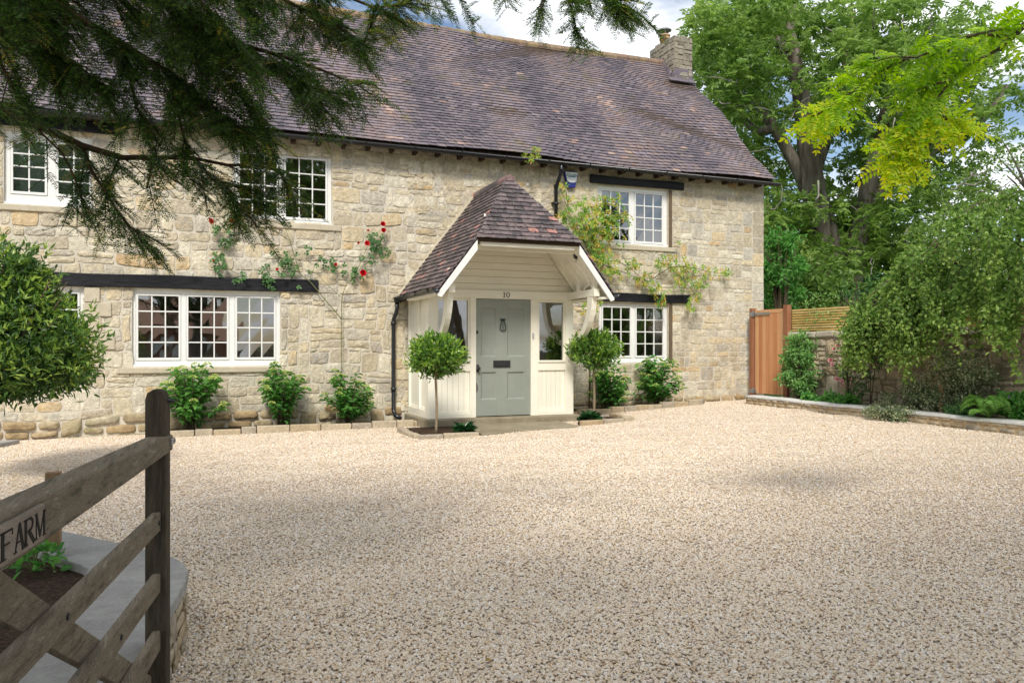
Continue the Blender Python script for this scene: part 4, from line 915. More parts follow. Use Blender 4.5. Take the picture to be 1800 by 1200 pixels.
mb = MB(); q = at_z(66, 965, ZP - .02); mb.tube([q, q + A(.0, .01, .12), q + A(.01, .02, .28)], .005, 6); mb.box(q + A(-.09, -.04, -.01), q + A(.02, .05, .012)); tag(mb.build('garden_cable', M['gutter']), 'thin black cable rising from the soil beside the brown timber post', 'cable')
mb = MB(); q = at_x(1655, 640, 10.45); x_, y_ = q[0], q[1]; mb.box((x_ - .025, y_ - .025, .3), (x_ + .025, y_ + .025, CAM_H - (676 - HOR) / FPX * (q @ FW))); tag(mb.build('wooden_stake', M['stakewood'], None, bevel=.003), 'short square wooden stake in the right bed before the variegated bush', 'stake')

# ------------------------------------------------------------------ vegetation helpers
def rdir(n, zmin=-1., zmax=1.):
    z = RNG.uniform(zmin, zmax, n); a = RNG.uniform(0, 2 * math.pi, n); r = np.sqrt(1 - z * z); return np.stack([r * np.cos(a), r * np.sin(a), z], -1)
def bez(p0, p1, p2, n):
    t = np.linspace(0, 1, n)[:, None]; return (1 - t) ** 2 * p0 + 2 * t * (1 - t) * p1 + t * t * p2
def leafy(mbl, pts, outs, per, ln, wd, rr=(0, 1), up=.5, spread=.06, jit=.9, shadefn=None):
    """scatter leaves round points: pts (N,3), outs (N,3) outward directions"""
    N = len(pts); P = np.repeat(pts, per, 0) + RNG.normal(0, spread, (N * per, 3)); D = np.repeat(outs, per, 0) * .6 + rdir(N * per) * jit
    nr = rdir(N * per) * .7 + A(0, 0, up) + np.repeat(outs, per, 0) * .3
    r = RNG.uniform(rr[0], rr[1], N * per)
    mbl.leaves(P, D, nr, RNG.uniform(.7, 1.25, N * per) * ln, RNG.uniform(.7, 1.2, N * per) * wd, r)
def shell(n, c, rx, ry, rz, power=.35, zmin=-1):
    d = rdir(n, zmin); k = RNG.uniform(0, 1, n)[:, None] ** power; return A(*c) + d * k * A(rx, ry, rz), d
def clumpy(n, c, R, k, cr, seed=None, power=.5, zmin=-1):
    """points gathered in k clumps inside an ellipsoid"""
    cc, cd = shell(k, c, *R, power, zmin); idx = RNG.integers(0, k, n); sz = RNG.uniform(.6, 1.3, k)[idx][:, None]
    d = rdir(n); p = cc[idx] + d * (RNG.uniform(0, 1, n)[:, None] ** .5) * cr * sz * A(1, 1, .72); return p, d, idx

# --- hydrangeas
def hydrangea(seed):
    global RNG; RNG = np.random.default_rng(seed)
    th = bpy.data.objects.new('hydrangea', None); COL.objects.link(th)
    st, lf, fl = MB(), MB(), MB()
    for i in range(36):
        d = rdir(1, .05, .95)[0]; tip = A(d[0] * .44, d[1] * .36, .12 + .90 * d[2] ** .6 * RNG.uniform(.75, 1.1)); b = bez(A(RNG.normal(0, .05), RNG.normal(0, .04), 0), A(tip[0] * .35, tip[1] * .35, tip[2] * .7), tip, 9)
        st.tube(b, np.linspace(.006, .003, 9), 5)
        for k in range(2, 9):
            if k < 4 and RNG.random() < .35: continue
            a = RNG.uniform(0, 6.28)
            for q in range(3):
                a2 = a + q * 2.1 + RNG.normal(0, .4); dd = A(math.cos(a2), math.sin(a2), RNG.uniform(-.5, .25)); lf.leaves(b[k] + dd * .02, dd, A(dd[0] * .4, dd[1] * .4, 1) + rdir(1)[0] * .35, RNG.uniform(.075, .125), RNG.uniform(.06, .09), RNG.uniform(0, .8) + .2 * (k > 6), .2)
        if RNG.random() < .75:
            n = 40; dd = rdir(n, .05, 1); fl.leaves(tip + dd * A(.045, .045, .026) + A(0, 0, .01), dd + rdir(n) * .5, dd, .022, .018, RNG.uniform(0, 1, n))
    st.build('stems', M['twig'], th, local=True); lf.build('foliage', M['hydrangea'], th, local=True); fl.build('flower_heads', M['hydflower'], th, local=True)
    return th
hspec = [((.04, 13.36, .14), 1.12, 'leafy green hydrangea with lime buds behind the gate post', 0), ((1.44, 13.35, .15), 1.0, 'round hydrangea bush under the right end of the three light window', 1.3), ((2.49, 13.36, .16), .92, 'hydrangea bush below the climbing rose stem', 2.6),
         ((7.5, 13.36, .25), 1.0, 'hydrangea bush directly behind the bay tree right of the door', 4.1), ((8.62, 13.4, .27), 1.05, 'upright hydrangea bush under the lower right window', 5.2)]
for i_, (loc, s_, lab, rz_) in enumerate(hspec):
    h0 = hydrangea(3 + 7 * i_); tag(h0, lab, 'shrub', 'hydrangeas along the house wall'); h0.location = loc; h0.rotation_euler = (0, 0, rz_); h0.scale = (s_,) * 3
# --- bay trees
def bay(seed):
    global RNG; RNG = np.random.default_rng(seed)
    th = bpy.data.objects.new('bay_tree', None); COL.objects.link(th)
    tr = MB(); z = np.linspace(0, 1.02, 9); tr.tube(np.stack([.012 * np.sin(z * 5), .01 * np.sin(z * 3.7 + 1), z], -1), np.linspace(.021, .016, 9), 8, rough=.12)
    for i in range(26):
        d = rdir(1, -.5, 1)[0]; tr.tube(bez(A(0, 0, .85), A(d[0] * .15, d[1] * .15, 1.04), A(d[0] * .36, d[1] * .36, 1.16 + d[2] * .22), 6), np.linspace(.007, .003, 6), 4)
    lf = MB(); n = 520; n = 430; p, d = shell(n, (0, 0, 1.16), .37, .37, .28, .3); bump = 1 + .09 * np.sin(d[:, 0] * 7 + d[:, 2] * 5) * np.sin(d[:, 1] * 6 + 2)
    p = A(0, 0, 1.16) + (p - A(0, 0, 1.16)) * bump[:, None]
    for k in range(4): leafy(lf, p, d + A(0, 0, .35), 1, .08, .036, (0, .62), .5, .035, .6)
    tips, td = shell(190, (0, 0, 1.17), .40, .40, .31, .09, -.55); tips += RNG.normal(0, .03, tips.shape)
    leafy(lf, tips, td + A(0, 0, .7), 6, .065, .028, (.5, 1), .4, .03, .6)
    tr.build('trunk', M['baytrunk'], th, local=True, smooth_=True); lf.build('crown', M['bay'], th, local=True); return th
b0 = bay(5); tag(b0, 'lollipop bay tree standing left of the grey front door', 'tree', 'clipped bay trees by the door'); b0.location = (3.40, 11.25, .16)
b1 = bay(17); tag(b1, 'lollipop bay tree standing right of the grey front door', 'tree', 'clipped bay trees by the door'); b1.location = (6.44, 12.0, .21); b1.scale = (1.03,) * 3
# --- glossy plants at their feet
def rosette(seed):
    global RNG; RNG = np.random.default_rng(seed); lf = MB(); n = 60; d = rdir(n, .1, .9); lf.leaves(d * .05, d, A(0, 0, 1) + rdir(n) * .3, RNG.uniform(.12, .2, n), RNG.uniform(.06, .09, n), RNG.uniform(0, 1, n), .25); return lf.build('bergenia', M['berg'])
r0 = rosette(2); r0.location = (3.82, 11.22, .19); tag(r0, 'low glossy dark green plant at the foot of the left bay tree', 'plant', 'low plants by the bay trees')
copy_thing(r0, (6.24, 11.75, .235), 1.9, 'low glossy dark green plant at the foot of the right bay tree', 1.1)
# --- rhododendron on the left
RNG = np.random.default_rng(21)
rt = 8.2; rc = at(8, 575, rt)
rh = thing('rhododendron', (rc[0] - .3, rc[1], 0), 'big dense evergreen bush with yellow green tips at the left edge', 'shrub')
mb = MB(); base = A(rc[0] - .38, rc[1], .05)
fork = A(rc[0] - .26, rc[1], .80); mb.tube(bez(base, base + A(-.06, 0, .5), fork, 7), np.linspace(.07, .045, 7), 8, rough=.15)
for i in range(22):
    d = rdir(1, -.25, .9)[0]; e = rc + d * A(.75, .7, .75); mb.tube(bez(fork, (fork + e) / 2 + A(0, 0, -.12), e, 8), np.linspace(.026, .006, 8), 6)
mb.build('stems', M['twig'], rh, True)
lf = MB()
for (bx, by, rx_, rz_, n_, nt) in ((25, 612, .78, .56, 2300, 330), (-20, 520, .62, .52, 1500, 240), (60, 640, .55, .36, 700, 120)):
    cb = at(bx, by, rt); p, d, ix = clumpy(n_, cb, (rx_ * .85, .65, rz_ * .85), 90, .17, power=.3)
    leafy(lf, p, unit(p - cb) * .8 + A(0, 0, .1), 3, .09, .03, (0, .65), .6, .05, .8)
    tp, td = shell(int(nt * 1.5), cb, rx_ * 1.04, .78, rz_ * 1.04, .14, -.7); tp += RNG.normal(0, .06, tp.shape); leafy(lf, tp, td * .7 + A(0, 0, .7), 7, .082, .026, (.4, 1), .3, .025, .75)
lf.build('foliage', M['rhodo'], rh)

# --- climbing rose (red)
RNG = np.random.default_rng(31)
YR = 13.66
ro = thing('climbing_rose', (2.44, YR, .15), 'red climbing rose trained in a fan over the wall left of the porch', 'climbing plant')
W = lambda x, y, yy=YR: at_y(x, y, yy)
def path(pts, yy=YR, n=None):
    P = np.array([W(a, b, yy) for a, b in pts]); m = n or len(P) * 4; t = np.linspace(0, len(P) - 1, m); i = np.clip(t.astype(int), 0, len(P) - 2)
    out = []
    for tt in t:
        k = min(int(tt), len(P) - 2); f_ = tt - k; p0, p1, p2, p3 = P[max(k - 1, 0)], P[k], P[k + 1], P[min(k + 2, len(P) - 1)]
        out.append(.5 * (2 * p1 + (p2 - p0) * f_ + (2 * p0 - 5 * p1 + 4 * p2 - p3) * f_ ** 2 + (3 * p1 - p0 - 3 * p2 + p3) * f_ ** 3))
    return np.array(out)
st, lf = MB(), MB()
rose_paths = [[(598, 745), (600, 660), (600, 560), (602, 520), (612, 495), (635, 460), (645, 435), (660, 410)], [(600, 560), (570, 525), (545, 495), (528, 480), (515, 440), (500, 400), (478, 385), (462, 375)],
              [(600, 522), (575, 500), (555, 480), (530, 473), (500, 472), (470, 478)], [(420, 482), (400, 470), (390, 440), (395, 410), (410, 395), (420, 380)], [(528, 480), (512, 455), (508, 440)], [(545, 490), (552, 470), (560, 460)], [(620, 490), (635, 470), (650, 460)]]
for i, pth in enumerate(rose_paths): q = path(pth); st.tube(q, np.linspace(.009 if i < 2 else .005, .003, len(q)), 6)
st.build('stems', M['greenstem'], ro, True)
def sprig(mb, c, n, sp, ln, wd, rr=(0, 1)):
    for _ in range(n):
        p = c + RNG.normal(0, 1, 3) * A(sp, .03, sp); d = unit(RNG.normal(0, 1, 3) * A(1, .3, .8) + A(0, -.25, -.2)); sd = unit(np.cross(d, (0, -1, .2)))
        for k, (t, s_) in enumerate(((1., 0), (.62, 1), (.62, -1), (.3, 1), (.3, -1))):
            mb.leaves(p + d * t * .06, d * (.5 if s_ else 1) + sd * s_, A(0, -1, .5) + RNG.normal(0, .35, 3), ln * RNG.uniform(.8, 1.2), wd * RNG.uniform(.8, 1.2), RNG.uniform(*rr), .1)
for x, y, n, sp in ((660, 425, 16, .09), (650, 440, 10, .08), (672, 445, 8, .07), (640, 470, 5, .08), (625, 485, 6, .07), (610, 478, 4, .05), (585, 472, 7, .07), (578, 462, 4, .06), (560, 455, 4, .05), (520, 475, 9, .1), (505, 470, 7, .08), (480, 470, 8, .09), (463, 485, 8, .06), (470, 497, 6, .05), (418, 487, 6, .05), (388, 470, 9, .07), (385, 450, 7, .06), (392, 430, 8, .06), (400, 408, 8, .07), (380, 400, 4, .04), (410, 385, 5, .05), (512, 448, 4, .04), (546, 440, 3, .05)):
    sprig(lf, W(x, y), n, sp, .05, .032)
lf.build('foliage', M['rosleaf'], ro)
def bloom(mb, c, r, face=(0, -1, .2)):
    f_ = unit(A(*face))
    for ring, (n, rad_, tilt, ln) in enumerate(((6, .35, .35, 1.1), (6, .25, .8, 1.0), (5, .14, 1.4, .85), (4, .06, 2.4, .6))):
        for k in range(n):
            a = 6.283 * k / n + ring * .5 + RNG.normal(0, .1); e1 = unit(np.cross(f_, (0, 0, 1))); e2 = np.cross(e1, f_); o = e1 * math.cos(a) + e2 * math.sin(a)
            mb.leaves(c + o * rad_ * r * .5, o + f_ * tilt, f_ - o * .3, r * ln, r * 1.15, RNG.uniform(0, 1), -.15, .25)
for i, (x, y, r_) in enumerate(((372, 390, .03), (408, 389, .034), (673, 394, .034), (674, 405, .034), (645, 428, .036), (638, 480, .045), (590, 465, .022), (630, 427, .018), (487, 473, .018), (647, 405, .016), (370, 386, .02), (375, 458, .012))):
    mb = MB(); bloom(mb, W(x, y, YR - .05), r_ * 1.3); mb.build('rose_bloom', M['red'], ro)

# --- yellow green climber right of the porch
RNG = np.random.default_rng(41)
YC = 13.63
wi = thing('wisteria', (7.3, YC, .25), 'yellow green climber with orange tips between the porch and right windows', 'climbing plant')
st, lf = MB(), MB()
wp = [[(1036, 725), (1037, 640), (1036, 570), (1034, 555), (1040, 500), (1036, 450), (1020, 410), (1003, 380), (990, 345), (980, 320)], [(1036, 450), (1045, 420), (1060, 395), (1075, 375), (1090, 355)], [(1030, 430), (1010, 405), (985, 390)], [(1040, 470), (1075, 458), (1105, 470), (1130, 490), (1150, 500), (1165, 535)],
      [(1060, 465), (1100, 480), (1140, 495)], [(1140, 495), (1180, 470), (1215, 470), (1250, 478), (1290, 483)], [(1180, 470), (1200, 490), (1225, 520)], [(1060, 395), (1080, 400), (1095, 410)], [(1000, 370), (996, 340), (1000, 325)]]
for i, q in enumerate(wp): q = path(q, YC); st.tube(q, np.linspace(.016 if i == 0 else .008, .003, len(q)), 6, rough=.1)
st.build('stems', M['twig'], wi, True)
spots = [(1020, 370, 16, .16), (1040, 385, 26, .18), (1062, 352, 9, .07), (1085, 352, 6, .05), (1050, 370, 18, .14), (1075, 392, 20, .15), (1090, 380, 12, .1), (1060, 415, 26, .18), (1035, 420, 22, .16), (1010, 395, 16, .14), (990, 375, 8, .08), (1045, 445, 20, .14), (1060, 460, 16, .13), (1085, 475, 14, .12), (1110, 470, 9, .12), (1135, 490, 12, .12), (1150, 510, 10, .09), (1160, 530, 7, .06), (1165, 460, 9, .1), (1190, 465, 14, .14), (1215, 475, 14, .13), (1245, 478, 8, .1), (1275, 480, 5, .06), (1230, 500, 9, .1), (1220, 525, 7, .06), (1195, 500, 10, .1), (1210, 540, 5, .05), (1045, 535, 7, .07), (1030, 545, 5, .06), (992, 345, 4, .05), (985, 325, 3, .04)]
for x, y, n, sp in spots:
    c = W(x, y, YC - RNG.uniform(.02, .2 if x < 1120 else .06))
    for _ in range(int(n * 1.7)): 
        q = c + RNG.normal(0, 1, 3) * A(sp, .06, sp * .8); sprig(lf, q, 1, .01, .07, .027, (0, .55) if RNG.random() < .6 else (.45, 1))
lf.build('foliage', M['wist'], wi)
gp_ = thing('gutter_seedling', tuple(at_y(935, 288, 13.42)), 'orange and green leafy seedling sprouting from the gutter above the porch', 'plant')
st, lf = MB(), MB(); c = at_y(935, 285, 13.45)
for i in range(8):
    d = rdir(1, .1, 1)[0]; e = c + d * A(.16, .08, .24); st.tube(bez(c, c + A(0, 0, .1), e, 5), .003, 4); sprig(lf, e, 3, .03, .06, .022, (.1, 1)); sprig(lf, (c + e) / 2, 2, .02, .055, .02, (0, .8))
st.build('stems', M['twig'], gp_); lf.build('foliage', M['wist'], gp_)

# --- plants of the raised bed
def bedplant(name, label, cat, px, x, R, n, per, ln, wd, mkey, z0=.43, clumps=30, cr=.14, rr=(0, 1), stemkey='twig', ns=14, seed=1, zc=None):
    global RNG; RNG = np.random.default_rng(seed)
    b = at_x(px, HOR, x); b[2] = z0; th = thing(name, tuple(b), label, cat); c = b + A(0, 0, zc if zc is not None else R[2])
    st, lf = MB(), MB()
    for i in range(ns):
        d = rdir(1, -.2, 1)[0]; e = c + d * A(*R) * .8; st.tube(bez(b + RNG.normal(0, .03, 3) * A(1, 1, 0), b + A(0, 0, R[2] * .7), e, 6), np.linspace(.008, .003, 6), 4)
    st.build('stems', M[stemkey], th); p, d, ix = clumpy(n, c, R, clumps, cr, power=.4); p[:, 2] = np.maximum(p[:, 2], z0 + .02)
    leafy(lf, p, unit(p - c) * .6 + A(0, -.1, .1), per, ln, wd, rr, .6, .02, .8); lf.build('foliage', M[mkey], th); return th, c
cl, c = bedplant('clematis', 'tall leafy green climber in front of the cedar gate post', 'climbing plant', 1402, 10.88, (.2, .44, .68), 900, 3, .085, .036, 'clem', clumps=60, cr=.15, seed=2, ns=20)
lf = MB(); st = MB()
for a, b in (((1405, 580), (1478, 520)), ((1420, 585), (1462, 555)), ((1412, 560), (1440, 520))):
    q = np.array([at_x(a[0] + (b[0] - a[0]) * t, a[1] + (b[1] - a[1]) * t - 12 * math.sin(t * 3.1), 10.98) for t in np.linspace(0, 1, 8)]); st.tube(q, .003, 4)
    for p in q[2:]: leafy(lf, p[None], A(-.3, 0, .3)[None], 6, .06, .026, (.2, 1), .6, .05, .8)
st.build('tendrils', M['greenstem'], cl); lf.build('tendril_leaves', M['clem'], cl)
rb_, c = bedplant('rose_bush', 'pink flowered rose bush against the old stone wall', 'shrub', 1492, 10.75, (.2, .5, .5), 260, 2, .05, .03, 'rosleaf', clumps=28, cr=.12, seed=4, ns=22)
RNG = np.random.default_rng(45)
for x, y, r_ in ((1472, 608, .042), (1466, 613, .03), (1460, 633, .046), (1463, 641, .036), (1472, 666, .046), (1480, 670, .036), (1495, 610, .03), (1482, 676, .02), (1497, 666, .016)):
    mb = MB(); bloom(mb, at_x(x, y, 10.5), r_, (-.8, -.5, .3)); mb.build('rose_bloom', M['pink'], rb_)
mb = MB(); q = at_x(1530, 532, 10.7); bloom(mb, q, .06, (-.8, -.5, .4)); 
ww, c = bedplant('white_rose', 'dark leaved rambler with one white bloom at the top of the fence', 'climbing plant', 1532, 10.8, (.15, .42, .62), 420, 3, .055, .036, 'rosleaf', clumps=40, cr=.14, seed=46, ns=5, zc=1.15)
mb.build('rose_bloom', leafmat('white_petal', [(.7, .68, .62), (.8, .79, .76)], .2), ww)
ge, c = bedplant('geranium', 'low bright green geranium mound behind the bed coping near the gate', 'plant', 1462, 10.55, (.22, .75, .12), 520, 3, .05, .05, 'gera', clumps=50, cr=.1, seed=5, ns=6, zc=.08)
e1, c = bedplant('variegated_euonymus', 'large cream edged variegated bush under the weeping tree behind the wooden stake', 'shrub', 1688, 10.66, (.35, .55, .52), 2100, 3, .036, .022, 'varieg', clumps=70, cr=.16, seed=6, ns=24)
e2, c = bedplant('variegated_euonymus', 'cream edged variegated bush left of the wooden stake', 'shrub', 1612, 10.5, (.3, .6, .26), 1500, 3, .034, .021, 'varieg', clumps=60, cr=.13, seed=7, ns=18)
e3, c = bedplant('variegated_euonymus', 'low variegated plant spilling over the bed coping onto the gravel', 'plant', 1568, 10.06, (.3, .42, .13), 1100, 3, .033, .02, 'varieg', clumps=40, cr=.11, seed=8, ns=10, z0=.32, zc=.14)
e4, c = bedplant('hellebore', 'bluish low leafy plant on the soil right of the wooden stake', 'plant', 1682, 10.2, (.14, .2, .09), 200, 3, .045, .024, 'rosleaf', clumps=20, cr=.1, seed=9, ns=6)
gr, c = bedplant('cranesbill', 'bright green leafy clump at the right end of the bed', 'plant', 1798, 10.4, (.25, .3, .22), 360, 3, .07, .06, 'gera', clumps=26, cr=.12, seed=10, ns=8)
RNG = np.random.default_rng(48); mb = MB(); bloom(mb, at_x(1774, 699, 10.2), .022, (-.8, -.5, .3)); mb.build('violet_flower', leafmat('violet_petal', [(.28, .1, .5), (.4, .2, .62)], .2), gr)
def fern(px, x, z, R, nf, label, seed):
    global RNG; RNG = np.random.default_rng(seed); b = at_x(px, HOR, x); b[2] = z; th = thing('fern', tuple(b), label, 'fern')
    for i in range(nf):
        a = 6.283 * i / nf + RNG.normal(0, .2); L_ = R * RNG.uniform(.75, 1.15); h = RNG.uniform(.35, .8) * R; e = b + A(math.cos(a) * L_ * .8, math.sin(a) * L_, h * .45)
        q = bez(b, b + A(math.cos(a) * L_ * .35, math.sin(a) * L_ * .4, h * 1.5), e, 26); lf = MB(); lf.tube(q, np.linspace(.004, .001, 26), 4)
        for k in range(3, 26):
            d = unit(q[min(k + 1, 25)] - q[k - 1]); sd = unit(np.cross(d, A(0, 0, 1) + RNG.normal(0, .05, 3))); w = R * .24 * math.sin(math.pi * min(1, (k + 3) / 30)) ** .8
            for s_ in (-1, 1): lf.leaves(q[k], sd * s_ + d * .35, np.cross(sd, d), w, w * .22, RNG.uniform(0, 1), .15)
        lf.build('frond', M['fern'], th)
fern(1738, 10.12, .47, .48, 16, 'arching pale green fern in the right bed beside the wooden stake', 12)
# --- shrubs near the gate, over the fence
def backshrub(name, label, c, R, n, per, ln, wd, mkey, clumps, cr, seed, rr=(0, 1), cat='shrub', stem=True, up=.6):
    global RNG; RNG = np.random.default_rng(seed); th = thing(name, (c[0], c[1], 0), label, cat); st, lf = MB(), MB()
    for i in range(18):
        d = rdir(1, -.1, 1)[0]; e = A(*c) + d * A(*R) * .85; st.tube(bez(A(c[0] + RNG.normal(0, .1), c[1] + RNG.normal(0, .1), 0), A(c[0], c[1], c[2]), e, 7), np.linspace(.035, .008, 7), 5)
    st.build('stems', M['twig'], th); p, d, ix = clumpy(n, c, R, clumps, cr, power=.35); p[:, 2] = np.maximum(p[:, 2], .1)
    leafy(lf, p, unit(p - A(*c)) * .6 - A(0, .15, .1), per, ln, wd, rr, up, cr * .2, .8); lf.build('foliage', M[mkey], th); return th
c = at(1372, 475, 19.5); backshrub('ash_sapling', 'bright green sapling just past the corner of the cottage', c, (.5, .5, 1.2), 420, 6, .14, .05, 'gera', 26, .32, 51)
c = at(1515, 545, 18.5); backshrub('cotoneaster', 'thin reddish green shrub rising behind the slat fence', c, (.8, .8, .95), 520, 4, .06, .03, 'rosleaf', 40, .25, 52)
c = at(1560, 420, 36); backshrub('laurel_bush', 'dark evergreen bush in the deep shade behind the walnut trunk', A(c[0], c[1], 3.2), (7.5, 2.0, 3.6), 5200, 4, .34, .15, 'dark', 200, .9, 53)
c = at(1415, 480, 21.5); backshrub('walnut_sucker', 'dense leafy suckers round the foot of the big tree', A(c[0], c[1], 2.7), (1.25, 1.0, 1.6), 1900, 4, .16, .075, 'walnut', 90, .42, 54, (0, .6))
c = at(1800, 470, 24); backshrub('hazel_bush', 'mid green hazel bush behind the weeping tree at the right edge', A(c[0], c[1], 2.4), (2.8, 2.2, 2.6), 2200, 4, .14, .08, 'walnut', 110, .6, 55)

# ------------------------------------------------------------------ big walnut behind the cottage
RNG = np.random.default_rng(61)
TB = 25.0
T = lambda x, y, t=TB: at(x, y, t)
wb = T(1478, 640); wn_ = thing('walnut_tree', (wb[0], wb[1], 0), 'huge old walnut with thick grey trunks and pale green crown behind the cottage', 'tree')
mb = MB()
def limb(pts, r0, r1, t=TB, rough=.1, m=mb, nseg=4):
    P = np.array([T(x, y, t + (dt[0] if dt else 0)) for x, y, *dt in pts]); k = (len(P) - 1) * nseg + 1; tt = np.linspace(0, len(P) - 1, k)
    Q = np.stack([np.interp(tt, np.arange(len(P)), P[:, i]) for i in range(3)], -1)
    for _ in range(2): Q[1:-1] = (Q[:-2] + 2 * Q[1:-1] + Q[2:]) / 4
    m.tube(Q, np.linspace(r0, r1, k), 12, rough=rough)
base0 = (1478, 655)
limb([base0, (1476, 560), (1468, 480), (1452, 410), (1432, 340), (1424, 290), (1418, 240), (1410, 185), (1402, 130), (1390, 80), (1386, 55)], .47, .19)
limb([(1392, 92), (1375, 80), (1358, 68)], .22, .15); limb([(1390, 80), (1388, 30), (1400, -20)], .17, .09)
limb([(1468, 470), (1440, 390), (1412, 320), (1388, 270), (1362, 225), (1340, 200)], .26, .14)
limb([(1340, 200), (1300, 170), (1285, 145)], .2, .13); limb([(1362, 225), (1330, 235), (1290, 190, 1)], .16, .08)
limb([base0, (1500, 480), (1512, 400), (1522, 350), (1535, 290), (1553, 225)], .36, .2)
limb([(1553, 225), (1580, 200), (1570, 185), (1548, 180)], .2, .1); limb([(1553, 225), (1565, 150), (1560, 70)], .22, .08)
limb([(1520, 370), (1580, 300), (1640, 262), (1690, 245)], .24, .14); limb([(1690, 245), (1740, 200), (1770, 150)], .15, .06)
limb([(1430, 310), (1470, 200, 1), (1490, 100, 1.5), (1500, 20, 1.5)], .2, .08); limb([(1640, 262), (1650, 160, 1), (1640, 60, 1.5)], .16, .06)
limb([(1478, 620), (1420, 520), (1380, 410), (1345, 350)], .3, .1)
mb.build('trunk', M['bark'], wn_, True)
# pale dead twigs
for i in range(46):
    a = A(RNG.uniform(1260, 1720), RNG.uniform(30, 480)); d = RNG.normal(0, 1, 2) * A(40, 34); t_ = TB - RNG.uniform(1, 3.2)
    mb = MB(); q = bez(T(*a, t_), T(*(a + d * .5 + RNG.normal(0, 14, 2)), t_ - .2), T(*(a + d), t_ - .3), 8) + RNG.normal(0, .025, (8, 3)); mb.tube(q, np.linspace(.028, .009, 8), 5); mb.build('dead_branch', M['paletwig'], wn_, True)
lf = MB()
clumps_ = []
LIMBS = [((1465, 470), (1424, 300)), ((1424, 300), (1388, 60)), ((1450, 400), (1350, 215)), ((1510, 400), (1553, 225))]
for cx_, cy_, rx_, ry_, n in ((1300, 90, 85, 75, 30), (1300, 210, 75, 70, 22), (1360, 60, 80, 70, 26), (1440, 40, 90, 70, 30), (1480, 130, 90, 80, 24), (1550, 60, 90, 80, 28), (1540, 180, 80, 60, 18), (1640, 100, 90, 70, 28), (1710, 60, 70, 60, 20), (1720, 170, 70, 80, 15), (1650, 230, 90, 60, 20), (1740, 260, 45, 60, 4), (1330, 300, 45, 60, 12), (1380, 330, 60, 70, 14), (1600, 330, 90, 60, 26), (1690, 350, 60, 50, 12), (1480, 330, 70, 60, 14), (1420, 430, 80, 60, 26), (1480, 400, 80, 50, 18), (1570, 410, 80, 60, 22), (1390, 150, 80, 70, 18), (1360, 450, 30, 60, 8), (1640, 20, 120, 40, 6), (1250, 150, 40, 60, 10), (1270, 40, 50, 30, 8), (1400, 470, 70, 40, 22), (1470, 450, 60, 50, 18), (1560, 470, 70, 40, 20), (1370, 400, 40, 60, 14), (1600, 130, 80, 60, 16), (1330, 150, 70, 60, 16), (1440, 240, 60, 60, 10), (1500, 250, 50, 50, 8), (1580, 260, 60, 50, 12), (1770, 110, 50, 80, 6), (1430, 390, 70, 45, 26), (1500, 400, 60, 50, 22), (1320, 40, 80, 40, 14), (1250, 90, 40, 50, 12), (1450, 170, 60, 60, 12)):
    for _ in range(n):
        a = RNG.uniform(0, 6.28); k = math.sqrt(RNG.random()); x_, y_ = cx_ + rx_ * k * math.cos(a), cy_ + ry_ * k * math.sin(a); dt_ = RNG.uniform(-3.2, 3.2)
        for (ax_, ay_), (bx_, by_) in LIMBS:
            t_ = np.clip(((x_ - ax_) * (bx_ - ax_) + (y_ - ay_) * (by_ - ay_)) / ((bx_ - ax_) ** 2 + (by_ - ay_) ** 2), 0, 1)
            if math.hypot(x_ - ax_ - t_ * (bx_ - ax_), y_ - ay_ - t_ * (by_ - ay_)) < 48 and RNG.random() < .62: dt_ = abs(dt_) + .8
        clumps_.append(T(x_, y_, TB + dt_))
clumps_ = np.array(clumps_); ctr = T(1480, 230)
for c in clumps_:
    n = 21; d = rdir(n, -.7, 1); R_ = RNG.uniform(.45, .75); p = c + d * (RNG.uniform(.2, 1, n)[:, None]) * R_ * A(1, 1, .7)
    # each point carries a compound leaf of leaflets
    m = 7; dirs = unit(d + A(0, 0, -.35) + RNG.normal(0, .35, (n, 3))); sd = unit(np.cross(dirs, A(0, 0, 1) + RNG.normal(0, .3, (n, 3)))); rb_ = RNG.uniform(0, .55) 
    for k in range(m):
        s_ = 0 if k == 0 else (1 if k % 2 else -1); t_ = 1. if k == 0 else (.85 - .24 * ((k - 1) // 2))
        lf.leaves(p + dirs * t_ * .26, dirs * (1 if s_ == 0 else .45) + sd * s_ + RNG.normal(0, .12, (n, 3)), np.cross(sd, dirs) + RNG.normal(0, .3, (n, 3)), RNG.uniform(.12, .19, n), RNG.uniform(.06, .085, n), np.clip(rb_ + RNG.uniform(0, .5, n), 0, 1), .15)
lf.build('crown', M['walnut'], wn_)

# ------------------------------------------------------------------ tree at the far right edge
def smalltree(name, label, base, h, R, n, seed, mkey, ln, wd, cen=None, clumps=60, cr=.5, per=4):
    global RNG; RNG = np.random.default_rng(seed); th = thing(name, (base[0], base[1], 0), label, 'tree'); st, lf = MB(), MB(); top = A(base[0], base[1], h * .55)
    st.tube(bez(A(base[0], base[1], 0), A(base[0] + .1, base[1], h * .3), top, 8), np.linspace(.2, .1, 8) * h / 8, 8, rough=.12)
    c = A(base[0], base[1], h - R[2]) if cen is None else A(*cen)
    for i in range(16):
        d = rdir(1, -.3, 1)[0]; st.tube(bez(A(base[0], base[1], h * RNG.uniform(.3, .55)), c + d * A(*R) * .3, c + d * A(*R) * .85, 7), np.linspace(.07, .015, 7) * h / 8, 6)
    st.build('trunk', M['bark'], th, True); p, d, ix = clumpy(n, c, R, clumps, cr, power=.4); leafy(lf, p, unit(p - c) * .6 + A(0, 0, -.2), per, ln, wd, (0, 1), .6, cr * .2, .8); lf.build('crown', M[mkey], th); return th
